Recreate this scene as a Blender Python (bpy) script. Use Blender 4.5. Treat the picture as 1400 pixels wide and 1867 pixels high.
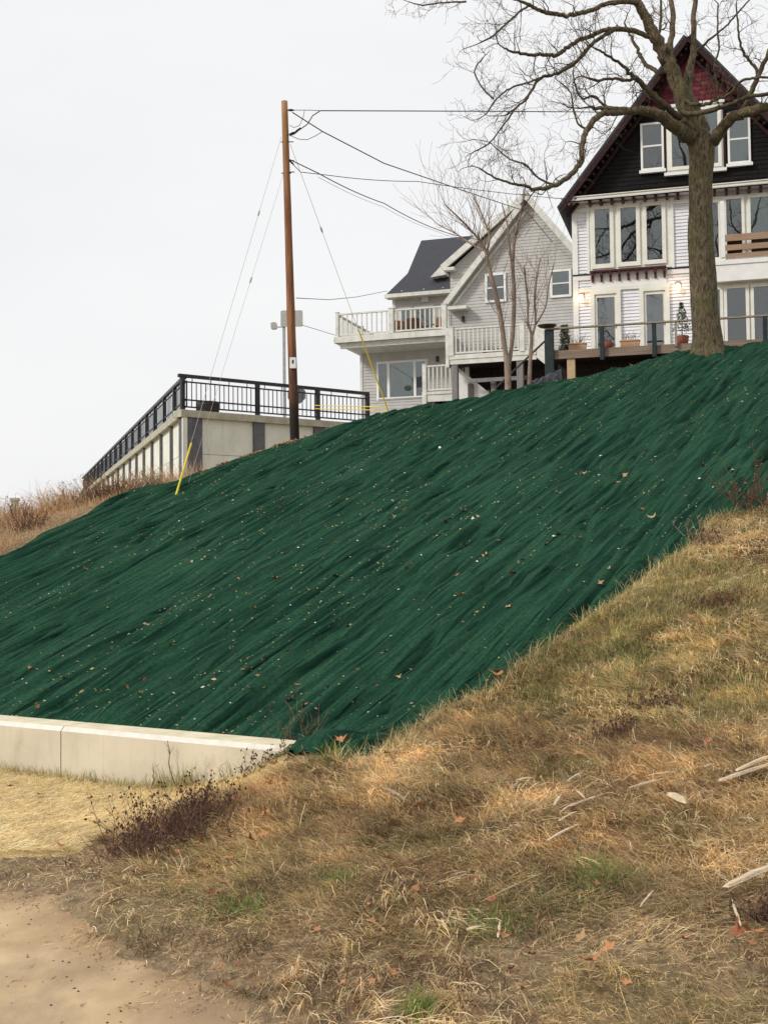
import bpy, math, random
import numpy as np
from mathutils import Vector, Matrix

for o in list(bpy.data.objects):
    bpy.data.objects.remove(o, do_unlink=True)
SC = bpy.context.scene
COL = SC.collection
random.seed(4)
RNG = np.random.default_rng(7)

# ------------------------------------------------------------------ camera
EYE = Vector((0.0, 0.0, 2.3))
FPX = 2200.0
PITCH = math.atan((1030 - 933.5) / FPX)
ROLL = math.radians(0.6)
fwd = Vector((0, math.cos(PITCH), math.sin(PITCH)))
r0 = Vector((1, 0, 0))
u0_ = r0.cross(fwd).normalized()
cr, sr = math.cos(ROLL), math.sin(ROLL)
RIGHT = r0 * cr - u0_ * sr
UP = r0 * sr + u0_ * cr
cam_data = bpy.data.cameras.new('camera')
cam = bpy.data.objects.new('camera', cam_data)
COL.objects.link(cam)
cam_data.sensor_fit = 'HORIZONTAL'
cam_data.sensor_width = 36.0
cam_data.lens = 36.0 * FPX / 1400.0
cam_data.clip_start = 0.05
cam_data.clip_end = 6000
M3 = Matrix((RIGHT, UP, -fwd)).transposed()
cam.matrix_world = Matrix.Translation(EYE) @ M3.to_4x4()
SC.camera = cam

# ------------------------------------------------------------------ world, sun, exposure
SUN_EL, SUN_AZ = math.radians(34), math.radians(244)
w = bpy.data.worlds.new('World')
SC.world = w
w.use_nodes = True
nt = w.node_tree
nt.nodes.clear()
wo = nt.nodes.new('ShaderNodeOutputWorld')
bg = nt.nodes.new('ShaderNodeBackground')
bg.inputs['Strength'].default_value = 0.1
sky = nt.nodes.new('ShaderNodeTexSky')
sky.sky_type = 'NISHITA'
sky.sun_disc = False
sky.sun_elevation = SUN_EL
sky.sun_rotation = SUN_AZ
sky.dust_density = 4.0
tcw = nt.nodes.new('ShaderNodeTexCoord')
mpw = nt.nodes.new('ShaderNodeMapping')
mpw.inputs['Scale'].default_value = (1.0, 1.0, 3.0)
nzw = nt.nodes.new('ShaderNodeTexNoise')
nzw.inputs['Scale'].default_value = 2.2
nzw.inputs['Detail'].default_value = 4
rpw = nt.nodes.new('ShaderNodeValToRGB')
rpw.color_ramp.elements[0].position = 0.3
rpw.color_ramp.elements[0].color = (9.1, 9.12, 9.2, 1)
rpw.color_ramp.elements[1].position = 0.7
rpw.color_ramp.elements[1].color = (9.8, 9.8, 9.85, 1)
mxw = nt.nodes.new('ShaderNodeMix')
mxw.data_type = 'RGBA'
mxw.inputs[0].default_value = 0.95
nt.links.new(tcw.outputs['Generated'], mpw.inputs['Vector'])
nt.links.new(mpw.outputs['Vector'], nzw.inputs['Vector'])
nt.links.new(nzw.outputs['Fac'], rpw.inputs['Fac'])
nt.links.new(sky.outputs['Color'], mxw.inputs[6])
nt.links.new(rpw.outputs['Color'], mxw.inputs[7])
nt.links.new(mxw.outputs[2], bg.inputs['Color'])
nt.links.new(bg.outputs['Background'], wo.inputs['Surface'])

sd = bpy.data.lights.new('sun', 'SUN')
sd.energy = 2.4
sd.angle = math.radians(10)
sd.color = (1.0, 0.955, 0.89)
sun = bpy.data.objects.new('sun', sd)
COL.objects.link(sun)
# light travels from the sun: azimuth measured like the sky's rotation
sdir = Vector((math.sin(SUN_AZ) * math.cos(SUN_EL), math.cos(SUN_AZ) * math.cos(SUN_EL), math.sin(SUN_EL)))
sun.rotation_euler = sdir.to_track_quat('Z', 'Y').to_euler()
SC.view_settings.view_transform = 'Standard'
SC.view_settings.look = 'None'
SC.view_settings.exposure = 0.0
SC.view_settings.gamma = 1.0
SC.view_settings.use_curve_mapping = False

# ------------------------------------------------------------------ pixel helpers (photo pixels -> places)
def ray(px, py):
    return (fwd + RIGHT * ((px - 700) / FPX) + UP * ((933.5 - py) / FPX))

def at(px, py, Y):
    d = ray(px, py)
    return EYE + d * (Y / d.y)

def at_z(px, py, z):
    d = ray(px, py)
    return EYE + d * ((z - EYE.z) / d.z)

# ------------------------------------------------------------------ noise in numpy
def vnoise(x, y, seed=0):
    x = np.asarray(x, float); y = np.asarray(y, float)
    xi = np.floor(x).astype(np.int64); yi = np.floor(y).astype(np.int64)
    xf = x - xi; yf = y - yi
    def h(a, b):
        n = (a * 374761393 + b * 668265263 + seed * 1442695041) & 0xFFFFFFFF
        n = ((n ^ (n >> 13)) * 1274126177) & 0xFFFFFFFF
        n = (n ^ (n >> 16)) & 0xFFFFFFFF
        return n / 4294967295.0
    sx = xf * xf * (3 - 2 * xf); sy = yf * yf * (3 - 2 * yf)
    a = h(xi, yi) * (1 - sx) + h(xi + 1, yi) * sx
    b = h(xi, yi + 1) * (1 - sx) + h(xi + 1, yi + 1) * sx
    return (a * (1 - sy) + b * sy) * 2 - 1

def fbm(x, y, seed=0, oct=4):
    s = 0; a = 1; t = 0
    for i in range(oct):
        s = s + a * vnoise(x * 2 ** i + 13.7 * i, y * 2 ** i - 7.3 * i, seed + i)
        t += a; a *= 0.5
    return s / t

def sst(t):
    t = np.clip(t, 0, 1)
    return t * t * (3 - 2 * t)

def smin(a, b, k):
    h = np.clip(0.5 + 0.5 * (b - a) / k, 0, 1)
    return b * (1 - h) + a * h - k * h * (1 - h)

def smax(a, b, k):
    return -smin(-a, -b, k)

# ------------------------------------------------------------------ terrain
WA = (-4.3, 13.5)
def wall_s(x, y):      # distance behind the front face of the low wall
    return (x - WA[0]) * 0.538 + (y - WA[1]) * 0.843
def wall_t(x, y):      # distance along it, rightwards
    return (x - WA[0]) * 0.843 - (y - WA[1]) * 0.538
WALL_TOP = 0.61
WALL_TH = 0.38
WALL_END = 4.1
PATH_W = lambda x, y: 0.13 * fbm(x * 0.8, y * 0.8, 31, 2)
def d_path(x, y):
    return (x + 0.6) * 0.75 + (y - 5.8) * 0.66 + PATH_W(x, y)

CX = np.array([-200, -30, -16, -10, -7.3, -4.4, -2.0, 0, 3, 5, 7.5, 8.6, 14, 40, 200.0])
CZ = np.array([-6, -3, 1.1, 2.9, 3.55, 4.27, 5.22, 6.08, 6.38, 6.82, 7.52, 7.56, 7.7, 7.8, 7.8])
def H(x, y):
    x = np.asarray(x, float); y = np.asarray(y, float)
    s = wall_s(x, y)
    plane = 0.50 + 0.363 * (s - 0.6)
    cap = np.interp(x, CX, CZ)
    up = smin(plane, cap, 0.35)
    d1 = (x + 0.6) * 0.75 + (y - 5.8) * 0.66
    d2 = (x + 2.35) * 1.6 + 0.25 * fbm(x * 0.7, y * 0.7, 5, 2)
    dm = smin(d1, d2, 0.7)
    mound = 0.03 + 0.155 * smax(dm, 0 * dm, 0.5)
    mound = mound + 0.07 * np.exp(-((d1 - 0.55) / 0.35) ** 2)
    mound = mound + 0.24 * np.exp(-((x + 0.72) ** 2 + (y - 11.2) ** 2) / 0.30)
    # uneven turf on the near bank
    turf = sst(dm / 1.2)
    mound = mound + turf * (0.10 * fbm(x * 0.8, y * 0.8, 11, 3) + 0.035 * fbm(x * 3.1, y * 3.1, 12, 2))
    w = sst((s - 0.08) / 0.34)
    z = mound * (1 - w) + smax(up, mound, 0.12) * w
    low = sst((s - 1) / 2) * sst((x + 3) / 3)
    return z + low * 0.05 * fbm(x * 0.5, y * 0.5, 9, 3)

def h1(x, y):
    return float(H(np.array([x]), np.array([y]))[0])

def hit(px, py, ymax=60):
    d = ray(px, py)
    ts = np.linspace(3, ymax, 1500)
    X = d.x / d.y * ts; Z = EYE.z + d.z / d.y * ts
    hz = H(X, ts)
    i = np.argmax(Z < hz)
    if not (Z < hz).any():
        k = ts > 18
        i = int(np.argmax(np.where(k, (hz - Z) / ts, -9)))
    return Vector((X[i], ts[i], hz[i]))

def hit_xy(px, py, dflt=None):
    p = hit(px, py)
    return (p.x, p.y) if p is not None else dflt

# ------------------------------------------------------------------ materials
MATS = {}
def mat(name, c, rough=0.8, var=0.12, scale=6.0, bump=0.0, bscale=None, c2=None, detail=5, stretch=(1, 1, 1), spec=0.3, metal=0.0, coord='Object', vcol=None, bdist=0.02, ramp=(0.35, 0.65)):
    if name in MATS:
        return MATS[name]
    m = bpy.data.materials.new(name)
    m.use_nodes = True
    n = m.node_tree.nodes; l = m.node_tree.links
    b = n['Principled BSDF']
    b.inputs['Roughness'].default_value = rough
    b.inputs['Metallic'].default_value = metal
    b.inputs['Specular IOR Level'].default_value = spec
    tc = n.new('ShaderNodeTexCoord')
    mp = n.new('ShaderNodeMapping')
    mp.inputs['Scale'].default_value = stretch
    l.new(tc.outputs[coord], mp.inputs['Vector'])
    nz = n.new('ShaderNodeTexNoise')
    nz.inputs['Scale'].default_value = scale
    nz.inputs['Detail'].default_value = detail
    nz.inputs['Roughness'].default_value = 0.62
    l.new(mp.outputs['Vector'], nz.inputs['Vector'])
    rp = n.new('ShaderNodeValToRGB')
    if c2 is None:
        lo = [max(0, x * (1 - var)) for x in c]; hi = [min(1, x * (1 + var)) for x in c]
    else:
        lo, hi = c, c2
    rp.color_ramp.elements[0].position = ramp[0]
    rp.color_ramp.elements[1].position = ramp[1]
    rp.color_ramp.elements[0].color = (*lo, 1)
    rp.color_ramp.elements[1].color = (*hi, 1)
    l.new(nz.outputs['Fac'], rp.inputs['Fac'])
    out = rp.outputs['Color']
    if vcol:
        at_ = n.new('ShaderNodeAttribute'); at_.attribute_name = vcol
        mx = n.new('ShaderNodeMix'); mx.data_type = 'RGBA'; mx.blend_type = 'MULTIPLY'
        mx.inputs[0].default_value = 1.0
        l.new(at_.outputs['Color'], mx.inputs[6]); l.new(out, mx.inputs[7])
        out = mx.outputs[2]
    l.new(out, b.inputs['Base Color'])
    if bump:
        nb = n.new('ShaderNodeTexNoise')
        nb.inputs['Scale'].default_value = bscale or scale * 4
        nb.inputs['Detail'].default_value = 6
        l.new(mp.outputs['Vector'], nb.inputs['Vector'])
        bp = n.new('ShaderNodeBump')
        bp.inputs['Strength'].default_value = bump
        bp.inputs['Distance'].default_value = bdist
        l.new(nb.outputs['Fac'], bp.inputs['Height'])
        l.new(bp.outputs['Normal'], b.inputs['Normal'])
    MATS[name] = m
    return m

def overlay(m, c, scale, lo, hi, stretch=(1, 1, 1), seed=0.0, detail=5):
    """second patchy colour (dirt, wear) over a material's base"""
    n = m.node_tree.nodes; l = m.node_tree.links
    b = n['Principled BSDF']
    src = b.inputs['Base Color'].links[0].from_socket
    tc = n.new('ShaderNodeTexCoord'); mp = n.new('ShaderNodeMapping')
    mp.inputs['Scale'].default_value = stretch
    mp.inputs['Location'].default_value = (seed, seed * 0.7, seed * 1.3)
    nz = n.new('ShaderNodeTexNoise'); nz.inputs['Scale'].default_value = scale; nz.inputs['Detail'].default_value = detail
    nz.inputs['Roughness'].default_value = 0.65
    rp = n.new('ShaderNodeValToRGB')
    rp.color_ramp.elements[0].position = lo; rp.color_ramp.elements[1].position = hi
    mx = n.new('ShaderNodeMix'); mx.data_type = 'RGBA'
    l.new(tc.outputs['Object'], mp.inputs['Vector']); l.new(mp.outputs['Vector'], nz.inputs['Vector'])
    l.new(nz.outputs['Fac'], rp.inputs['Fac']); l.new(rp.outputs['Color'], mx.inputs[0])
    l.new(src, mx.inputs[6]); mx.inputs[7].default_value = (*c, 1)
    l.new(mx.outputs[2], b.inputs['Base Color'])
    return m

def mat_glass(name, refl=0.16, tint=(0.75, 0.8, 0.8)):
    m = bpy.data.materials.new(name); m.use_nodes = True
    n = m.node_tree.nodes; l = m.node_tree.links
    n.clear()
    o = n.new('ShaderNodeOutputMaterial')
    t = n.new('ShaderNodeBsdfTransparent'); t.inputs['Color'].default_value = (*tint, 1)
    g = n.new('ShaderNodeBsdfGlossy'); g.inputs['Roughness'].default_value = 0.015
    fr = n.new('ShaderNodeFresnel'); fr.inputs['IOR'].default_value = 1.5
    ad = n.new('ShaderNodeMath'); ad.operation = 'ADD'; ad.inputs[1].default_value = refl; ad.use_clamp = True
    l.new(fr.outputs[0], ad.inputs[0])
    nz = n.new('ShaderNodeTexNoise'); nz.inputs['Scale'].default_value = 1.3
    tc = n.new('ShaderNodeTexCoord'); l.new(tc.outputs['Object'], nz.inputs['Vector'])
    bp = n.new('ShaderNodeBump'); bp.inputs['Strength'].default_value = 0.12; bp.inputs['Distance'].default_value = 0.02
    l.new(nz.outputs['Fac'], bp.inputs['Height']); l.new(bp.outputs['Normal'], g.inputs['Normal'])
    mx = n.new('ShaderNodeMixShader')
    l.new(ad.outputs[0], mx.inputs[0]); l.new(t.outputs[0], mx.inputs[1]); l.new(g.outputs[0], mx.inputs[2])
    l.new(mx.outputs[0], o.inputs['Surface'])
    return m

def mat_emit(name, c, s):
    m = bpy.data.materials.new(name); m.use_nodes = True
    b = m.node_tree.nodes['Principled BSDF']
    b.inputs['Base Color'].default_value = (*c, 1)
    b.inputs['Emission Color'].default_value = (*c, 1)
    b.inputs['Emission Strength'].default_value = s
    return m

# ------------------------------------------------------------------ mesh building
class MB:
    def __init__(self):
        self.v = []; self.f = []
    def add(self, vs, fs):
        k = len(self.v)
        self.v.extend([tuple(p) for p in vs])
        self.f.extend([tuple(i + k for i in f) for f in fs])
        return self
    def box(self, x0, x1, y0, y1, z0, z1):
        vs = [(x0, y0, z0), (x1, y0, z0), (x1, y1, z0), (x0, y1, z0), (x0, y0, z1), (x1, y0, z1), (x1, y1, z1), (x0, y1, z1)]
        return self.add(vs, [(0, 3, 2, 1), (4, 5, 6, 7), (0, 1, 5, 4), (1, 2, 6, 5), (2, 3, 7, 6), (3, 0, 4, 7)])
    def cbox(self, x0, x1, y0, y1, z0, z1, c=0.006):
        """box with its four upright-and-front edges chamfered"""
        c = min(c, (x1 - x0) / 3, (y1 - y0) / 3)
        ring = [(x0 + c, y0), (x1 - c, y0), (x1, y0 + c), (x1, y1 - c), (x1 - c, y1), (x0 + c, y1), (x0, y1 - c), (x0, y0 + c)]
        vs = [(x, y, z0) for x, y in ring] + [(x, y, z1) for x, y in ring]
        fs = [tuple(range(7, -1, -1)), tuple(range(8, 16))] + [(i, (i + 1) % 8, 8 + (i + 1) % 8, 8 + i) for i in range(8)]
        return self.add(vs, fs)
    def bar(self, a, b, w, h, up=Vector((0, 0, 1))):
        a = Vector(a); b = Vector(b); d = (b - a).normalized()
        s = d.cross(up)
        if s.length < 1e-4:
            s = Vector((1, 0, 0))
        s.normalize(); t = s.cross(d).normalized()
        vs = []
        for p in (a, b):
            for i, j in ((-1, -1), (1, -1), (1, 1), (-1, 1)):
                vs.append(p + s * (w / 2 * i) + t * (h / 2 * j))
        return self.add(vs, [(0, 1, 2, 3), (7, 6, 5, 4), (0, 4, 5, 1), (1, 5, 6, 2), (2, 6, 7, 3), (3, 7, 4, 0)])
    def prism(self, poly, y0, y1):
        """poly in (x, z), extruded between y0 and y1"""
        n = len(poly)
        vs = [(p[0], y0, p[1]) for p in poly] + [(p[0], y1, p[1]) for p in poly]
        fs = [tuple(range(n)), tuple(range(2 * n - 1, n - 1, -1))] + [(i, n + i, n + (i + 1) % n, (i + 1) % n) for i in range(n)]
        return self.add(vs, fs)
    def tube(self, pts, rad, n=6, cap=True, jit=0.0):
        pts = [Vector(p) for p in pts]
        if not hasattr(rad, '__len__'):
            rad = [rad] * len(pts)
        vs = []; fs = []
        t = (pts[1] - pts[0]).normalized()
        a = Vector((0.3, 0.2, 1)).cross(t)
        if a.length < 0.1:
            a = Vector((1, 0, 0)).cross(t)
        a.normalize()
        for i, p in enumerate(pts):
            if i == 0: t = pts[1] - pts[0]
            elif i == len(pts) - 1: t = pts[-1] - pts[-2]
            else: t = pts[i + 1] - pts[i - 1]
            if t.length < 1e-9: t = Vector((0, 0, 1))
            t.normalize()
            a = a - t * a.dot(t)
            if a.length < 1e-6: a = t.orthogonal()
            a.normalize()
            b = t.cross(a)
            for k in range(n):
                an = 2 * math.pi * k / n
                r = rad[i] * (1 + (random.uniform(-jit, jit) if jit else 0))
                vs.append(p + (a * math.cos(an) + b * math.sin(an)) * r)
        for i in range(len(pts) - 1):
            for k in range(n):
                fs.append((i * n + k, i * n + (k + 1) % n, (i + 1) * n + (k + 1) % n, (i + 1) * n + k))
        if cap:
            fs.append(tuple(range(n - 1, -1, -1)))
            fs.append(tuple(range((len(pts) - 1) * n, len(pts) * n)))
        return self.add(vs, fs)
    def lathe(self, prof, cx=0, cy=0, n=16):
        vs = []; fs = []
        for r, z in prof:
            for k in range(n):
                an = 2 * math.pi * k / n
                vs.append((cx + r * math.cos(an), cy + r * math.sin(an), z))
        for i in range(len(prof) - 1):
            for k in range(n):
                fs.append((i * n + k, i * n + (k + 1) % n, (i + 1) * n + (k + 1) % n, (i + 1) * n + k))
        fs.append(tuple(range(n - 1, -1, -1))); fs.append(tuple(range((len(prof) - 1) * n, len(prof) * n)))
        return self.add(vs, fs)
    def mesh(self, name, m, smooth=False):
        me = bpy.data.meshes.new(name)
        me.from_pydata(self.v, [], self.f)
        if m is not None:
            me.materials.append(m)
        if smooth:
            me.polygons.foreach_set('use_smooth', [True] * len(me.polygons))
        me.update()
        return me
    def build(self, name, m, parent=None, smooth=False, kind=None, loc=None):
        return link(name, self.mesh(name, m, smooth), parent, kind, loc)

def link(name, me, parent=None, kind=None, loc=None):
    o = bpy.data.objects.new(name, me)
    COL.objects.link(o)
    if parent is not None:
        o.parent = parent
    if kind:
        o['kind'] = kind
    if loc is not None:
        o.location = loc
    return o

def thing(name, label, cat, loc=(0, 0, 0), rz=0.0, group=None):
    o = bpy.data.objects.new(name, None)
    o.empty_display_size = 0.3
    COL.objects.link(o)
    o.location = loc
    o.rotation_euler = (0, 0, rz)
    tag(o, label, cat, group)
    return o

def tag(o, label, cat, group=None):
    o['label'] = label; o['category'] = cat
    if group: o['group'] = group
    return o

def np_mesh(name, V, F, m=None, smooth=True, col=None):
    """V (n,3) float, F (k,3|4) int; col (n,3) optional colour per vertex"""
    V = np.asarray(V, np.float32); F = np.asarray(F, np.int32)
    me = bpy.data.meshes.new(name)
    k = F.shape[1]
    me.vertices.add(len(V)); me.vertices.foreach_set('co', V.ravel())
    me.loops.add(F.size); me.loops.foreach_set('vertex_index', F.ravel())
    me.polygons.add(len(F))
    me.polygons.foreach_set('loop_start', np.arange(0, F.size, k, dtype=np.int32))
    me.polygons.foreach_set('loop_total', np.full(len(F), k, np.int32))
    if smooth:
        me.polygons.foreach_set('use_smooth', np.ones(len(F), bool))
    me.update(calc_edges=True)
    if col is not None:
        ca = me.color_attributes.new('Col', 'FLOAT_COLOR', 'POINT')
        c4 = np.ones((len(V), 4), np.float32); c4[:, :3] = col
        ca.data.foreach_set('color', c4.ravel())
    if m is not None:
        me.materials.append(m)
    return me

def in_poly(x, y, poly):
    inside = np.zeros(x.shape, bool)
    n = len(poly); j = n - 1
    for i in range(n):
        xi, yi = poly[i]; xj, yj = poly[j]
        c = ((yi > y) != (yj > y)) & (x < (xj - xi) * (y - yi) / (yj - yi + 1e-12) + xi)
        inside ^= c
        j = i
    return inside

def grid_mesh(xs, ys, zf, mask=None):
    X, Y = np.meshgrid(xs, ys)
    Z = zf(X, Y)
    nx, ny = len(xs), len(ys)
    idx = np.arange(nx * ny).reshape(ny, nx)
    F = np.stack([idx[:-1, :-1], idx[:-1, 1:], idx[1:, 1:], idx[1:, :-1]], -1).reshape(-1, 4)
    V = np.stack([X.ravel(), Y.ravel(), Z.ravel()], -1)
    if mask is not None:
        mk = mask(X, Y).ravel()
        F = F[mk[F].all(1)]
        used = np.unique(F)
        remap = np.full(len(V), -1); remap[used] = np.arange(len(used))
        V = V[used]; F = remap[F]
    return V, F

# ------------------------------------------------------------------ shared materials
m_white = mat('white_paint', (0.74, 0.74, 0.72), 0.55, c2=(0.82, 0.82, 0.80), scale=3)
m_cream = mat('cream_trim', (0.70, 0.70, 0.62), 0.5, c2=(0.80, 0.80, 0.73), scale=3)
m_siding_w = mat('white_siding', (0.70, 0.70, 0.74), 0.55, c2=(0.80, 0.80, 0.84), scale=2)
m_siding_g = mat('grey_siding', (0.42, 0.41, 0.39), 0.6, c2=(0.50, 0.49, 0.47), scale=2)
m_white_g = mat('aged_white_trim', (0.54, 0.54, 0.49), 0.55, c2=(0.70, 0.70, 0.65), scale=4)
m_roof = mat('charcoal_roof', (0.035, 0.037, 0.045), 0.9, c2=(0.075, 0.078, 0.09), scale=30, bump=0.4)
m_black_sh = mat('black_shingles', (0.003, 0.003, 0.0035), 0.9, c2=(0.011, 0.009, 0.009), scale=18, bump=0.3)
m_red_sh = [mat('red_shingle_a', (0.135, 0.022, 0.032), 0.8, var=0.25, scale=20), mat('red_shingle_b', (0.10, 0.016, 0.024), 0.8, var=0.25, scale=20), mat('red_shingle_c', (0.17, 0.036, 0.045), 0.8, var=0.25, scale=20)]
m_maroon = mat('maroon_trim', (0.014, 0.007, 0.007), 0.8, c2=(0.040, 0.012, 0.014), scale=10)
m_darkred = mat('dark_red_bracket', (0.07, 0.014, 0.02), 0.6, var=0.2)
m_dark = mat('dark_interior', (0.02, 0.02, 0.02), 0.9, var=0.3)  # behind panes this dark tone stands in for unlit rooms
m_shadowwood = mat('underdeck_shade_timber', (0.022, 0.018, 0.016), 0.95, var=0.4, scale=8)  # near-black colour stands in for the deep shade under the decks
m_curt_teal = mat('teal_curtain', (0.20, 0.32, 0.28), 0.8, c2=(0.30, 0.44, 0.39), scale=4, stretch=(8, 1, 0.3))
m_curt_pale = mat('pale_curtain', (0.34, 0.40, 0.44), 0.8, c2=(0.46, 0.52, 0.55), scale=4, stretch=(8, 1, 0.3))
m_blind = mat('grey_blind', (0.13, 0.14, 0.15), 0.8, c2=(0.20, 0.21, 0.22), scale=3)
m_metal_dark = mat('black_railing_metal', (0.018, 0.018, 0.022), 0.45, c2=(0.04, 0.04, 0.045), scale=5)
m_conc = mat('precast_concrete', (0.66, 0.68, 0.59), 0.85, c2=(0.76, 0.78, 0.69), scale=1.2, bump=0.2, bscale=30)
overlay(m_conc, (0.50, 0.50, 0.41), 2.0, 0.55, 0.85, stretch=(2, 2, 0.5), seed=3)
m_conc_dk = mat('grey_pilaster_concrete', (0.10, 0.10, 0.115), 0.85, c2=(0.15, 0.15, 0.165), scale=3)
m_conc_cap = mat('cap_concrete', (0.34, 0.33, 0.25), 0.9, c2=(0.46, 0.45, 0.36), scale=4, bump=0.2)
m_galv = mat('galvanised_steel', (0.30, 0.31, 0.31), 0.5, c2=(0.42, 0.43, 0.42), scale=6)
m_signback = mat('sign_back', (0.42, 0.43, 0.40), 0.5, var=0.08)
m_wire = mat('black_cable', (0.03, 0.03, 0.035), 0.6, var=0.1)
m_wire_l = mat('grey_guy_wire', (0.42, 0.42, 0.43), 0.5, var=0.1)
m_yellow = mat('yellow_plastic', (0.62, 0.48, 0.03), 0.45, c2=(0.75, 0.60, 0.06), scale=8)
m_post_green = mat('dark_green_post', (0.012, 0.022, 0.025), 0.6, c2=(0.020, 0.036, 0.038), scale=6)
m_wood_grey = mat('weathered_grey_wood', (0.22, 0.19, 0.15), 0.85, c2=(0.34, 0.30, 0.24), scale=6, stretch=(1, 1, 8))
m_wood_brown = mat('brown_deck_board', (0.17, 0.13, 0.10), 0.8, c2=(0.27, 0.21, 0.165), scale=5, stretch=(0.3, 4, 6))
m_wood_orange = mat('new_cedar_board', (0.27, 0.175, 0.115), 0.75, c2=(0.38, 0.26, 0.18), scale=5, stretch=(0.4, 4, 8))
m_wood_tan = mat('tan_pine_post', (0.42, 0.30, 0.17), 0.8, c2=(0.52, 0.40, 0.25), scale=5)
G_PANE = mat_glass('window_glass', 0.09)
G_PANE2 = mat_glass('window_glass_bright', 0.14)
# ================================================================== SETTING: ground, path, straw, blanket
m_soil = mat('matted_soil', (0.13, 0.092, 0.055), 0.95, c2=(0.36, 0.26, 0.15), scale=11, bump=0.8, bscale=40, bdist=0.03, detail=8)
overlay(m_soil, (0.19, 0.145, 0.075), 0.8, 0.55, 0.75, seed=5)
m_path = mat('packed_dirt', (0.44, 0.315, 0.175), 0.92, c2=(0.57, 0.425, 0.255), vcol='Col', scale=1.6, bump=0.25, bscale=60, detail=8, bdist=0.01)
overlay(m_path, (0.24, 0.165, 0.105), 1.1, 0.45, 0.72, stretch=(1.0, 0.55, 1), seed=8, detail=9)
overlay(m_path, (0.13, 0.085, 0.055), 4.5, 0.62, 0.70, stretch=(1.6, 0.7, 1), seed=2, detail=9)
overlay(m_path, (0.52, 0.42, 0.32), 60, 0.66, 0.72, seed=3, detail=3)
m_strawbed = mat('straw_bed', (0.64, 0.50, 0.23), 0.95, c2=(0.90, 0.75, 0.41), scale=9, bump=0.8, bscale=70, detail=8)
m_lake = mat('grey_lake', (0.25, 0.27, 0.28), 0.2, var=0.05)

def lin(a, b, st):
    return np.arange(a, b, st)
xs = np.concatenate([[-400, -250, -150, -90, -60, -45], lin(-36, -12, 1.5), lin(-12, -5.4, 0.3), lin(-5.4, 6.6, 0.08), lin(6.6, 16, 0.4), lin(16, 40, 2), [40, 60, 90, 150, 250, 400]])
ys = np.concatenate([[-400, -200, -100, -50, -30, -20, -12, -8, -5, -2], lin(0, 4.4, 0.4), lin(4.4, 15.6, 0.08), lin(15.6, 40, 0.4), lin(40, 70, 2), [70, 90, 120, 160, 250, 400]])
V, F = grid_mesh(np.array([-4000, 4000.]), np.array([-4000, 4000.]), lambda x, y: x * 0 - 6.5)
link('far_ground', np_mesh('far_ground', V, F, m_lake), kind='structure')

# dirt path, lower left
def path_mask(x, y):
    return (d_path(x, y) < 0.5) & (d_path(x, y) > -9)
gx = lin(-9, 6, 0.05); gy = lin(0.5, 12, 0.05)
V, F = grid_mesh(gx, gy, lambda x, y: H(x, y) + 0.012 - 0.05 * sst((d_path(x, y) - 0.10 + 0.14 * fbm(x * 4, y * 4, 4, 3)) / 0.25), path_mask)
dd_ = d_path(V[:, 0], V[:, 1]) + 0.35 * fbm(V[:, 0] * 2.2, V[:, 1] * 2.2, 33, 4)
kk = sst((dd_ + 0.32) / 0.45)[:, None]
link('dirt_path', np_mesh('dirt_path', V, F, m_path, col=(1 - kk) * np.array([[1, 1, 1]]) + kk * np.array([[.62, .57, .54]])), kind='structure')   # damp mud rim

# straw mulch patch in front of the wall
STRAW = [(-14, 9.7), (-6, 9.2), (-3.7, 9.15), (-2.9, 9.3), (-2.5, 9.7), (-2.35, 10.4), (-1.9, 10.7), (-1.35, 10.65), (-0.95, 10.75), (-0.85, 11.0), (-1.0, 11.6), (-4.6, 13.9), (-16, 21)]
def straw_soft(x, y):
    k = 0
    for a in range(8):
        k = k + straw_mask(x + 0.13 * math.cos(a * .785), y + 0.13 * math.sin(a * .785))
    return k / 8.0
def straw_mask(x, y):
    xx = x + 0.10 * fbm(x * 2.5, y * 2.5, 21, 3); yy = y + 0.10 * fbm(x * 2.5, y * 2.5, 22, 3)
    return in_poly(xx, yy, STRAW)
gx = lin(-14, -0.4, 0.05); gy = lin(8.8, 21, 0.05)
V, F = grid_mesh(gx, gy, lambda x, y: H(x, y) + np.minimum(0.03, (straw_soft(x, y) - 0.40) * 0.10) + 0.01 * fbm(x * 6, y * 6, 23, 3), lambda x, y: (straw_soft(x, y) > 0.05) & (wall_s(x, y) < 0.1))
link('straw_mulch', np_mesh('straw_mulch', V, F, m_strawbed), kind='structure')

# ------------------------------------------------------------------ low concrete wall
def wpt(t, s, z):
    return Vector((WA[0] + 0.843 * t + 0.538 * s, WA[1] - 0.538 * t + 0.843 * s, z))
m_wall = mat('cast_concrete_wall', (0.50, 0.45, 0.345), 0.85, c2=(0.61, 0.55, 0.43), scale=1.1, bump=0.15, bscale=60, stretch=(1, 1, 1), detail=7)
overlay(m_wall, (0.40, 0.31, 0.21), 1.6, 0.60, 0.85, stretch=(1.5, 1.5, 0.9), seed=2.2, detail=9)
overlay(m_wall, (0.44, 0.39, 0.29), 2.2, 0.56, 0.9, stretch=(5, 5, 0.5), seed=6.2)
m_walltop = mat('wall_top_concrete', (0.58, 0.51, 0.36), 0.85, c2=(0.72, 0.65, 0.47), scale=4, bump=0.15, bscale=50)
m_chamf = mat('chamfer_concrete', (0.60, 0.56, 0.50), 0.8, c2=(0.72, 0.69, 0.62), scale=5)
wall = thing('retaining_wall', 'low cast concrete retaining wall with chamfered top below the green slope', 'wall', (WA[0], WA[1], 0), math.atan2(-0.538, 0.843))
edges = [-17.0, -11.6, -8.25, -4.9, -1.55 + 0.0, 1.80 - 0.53, WALL_END]
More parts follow.
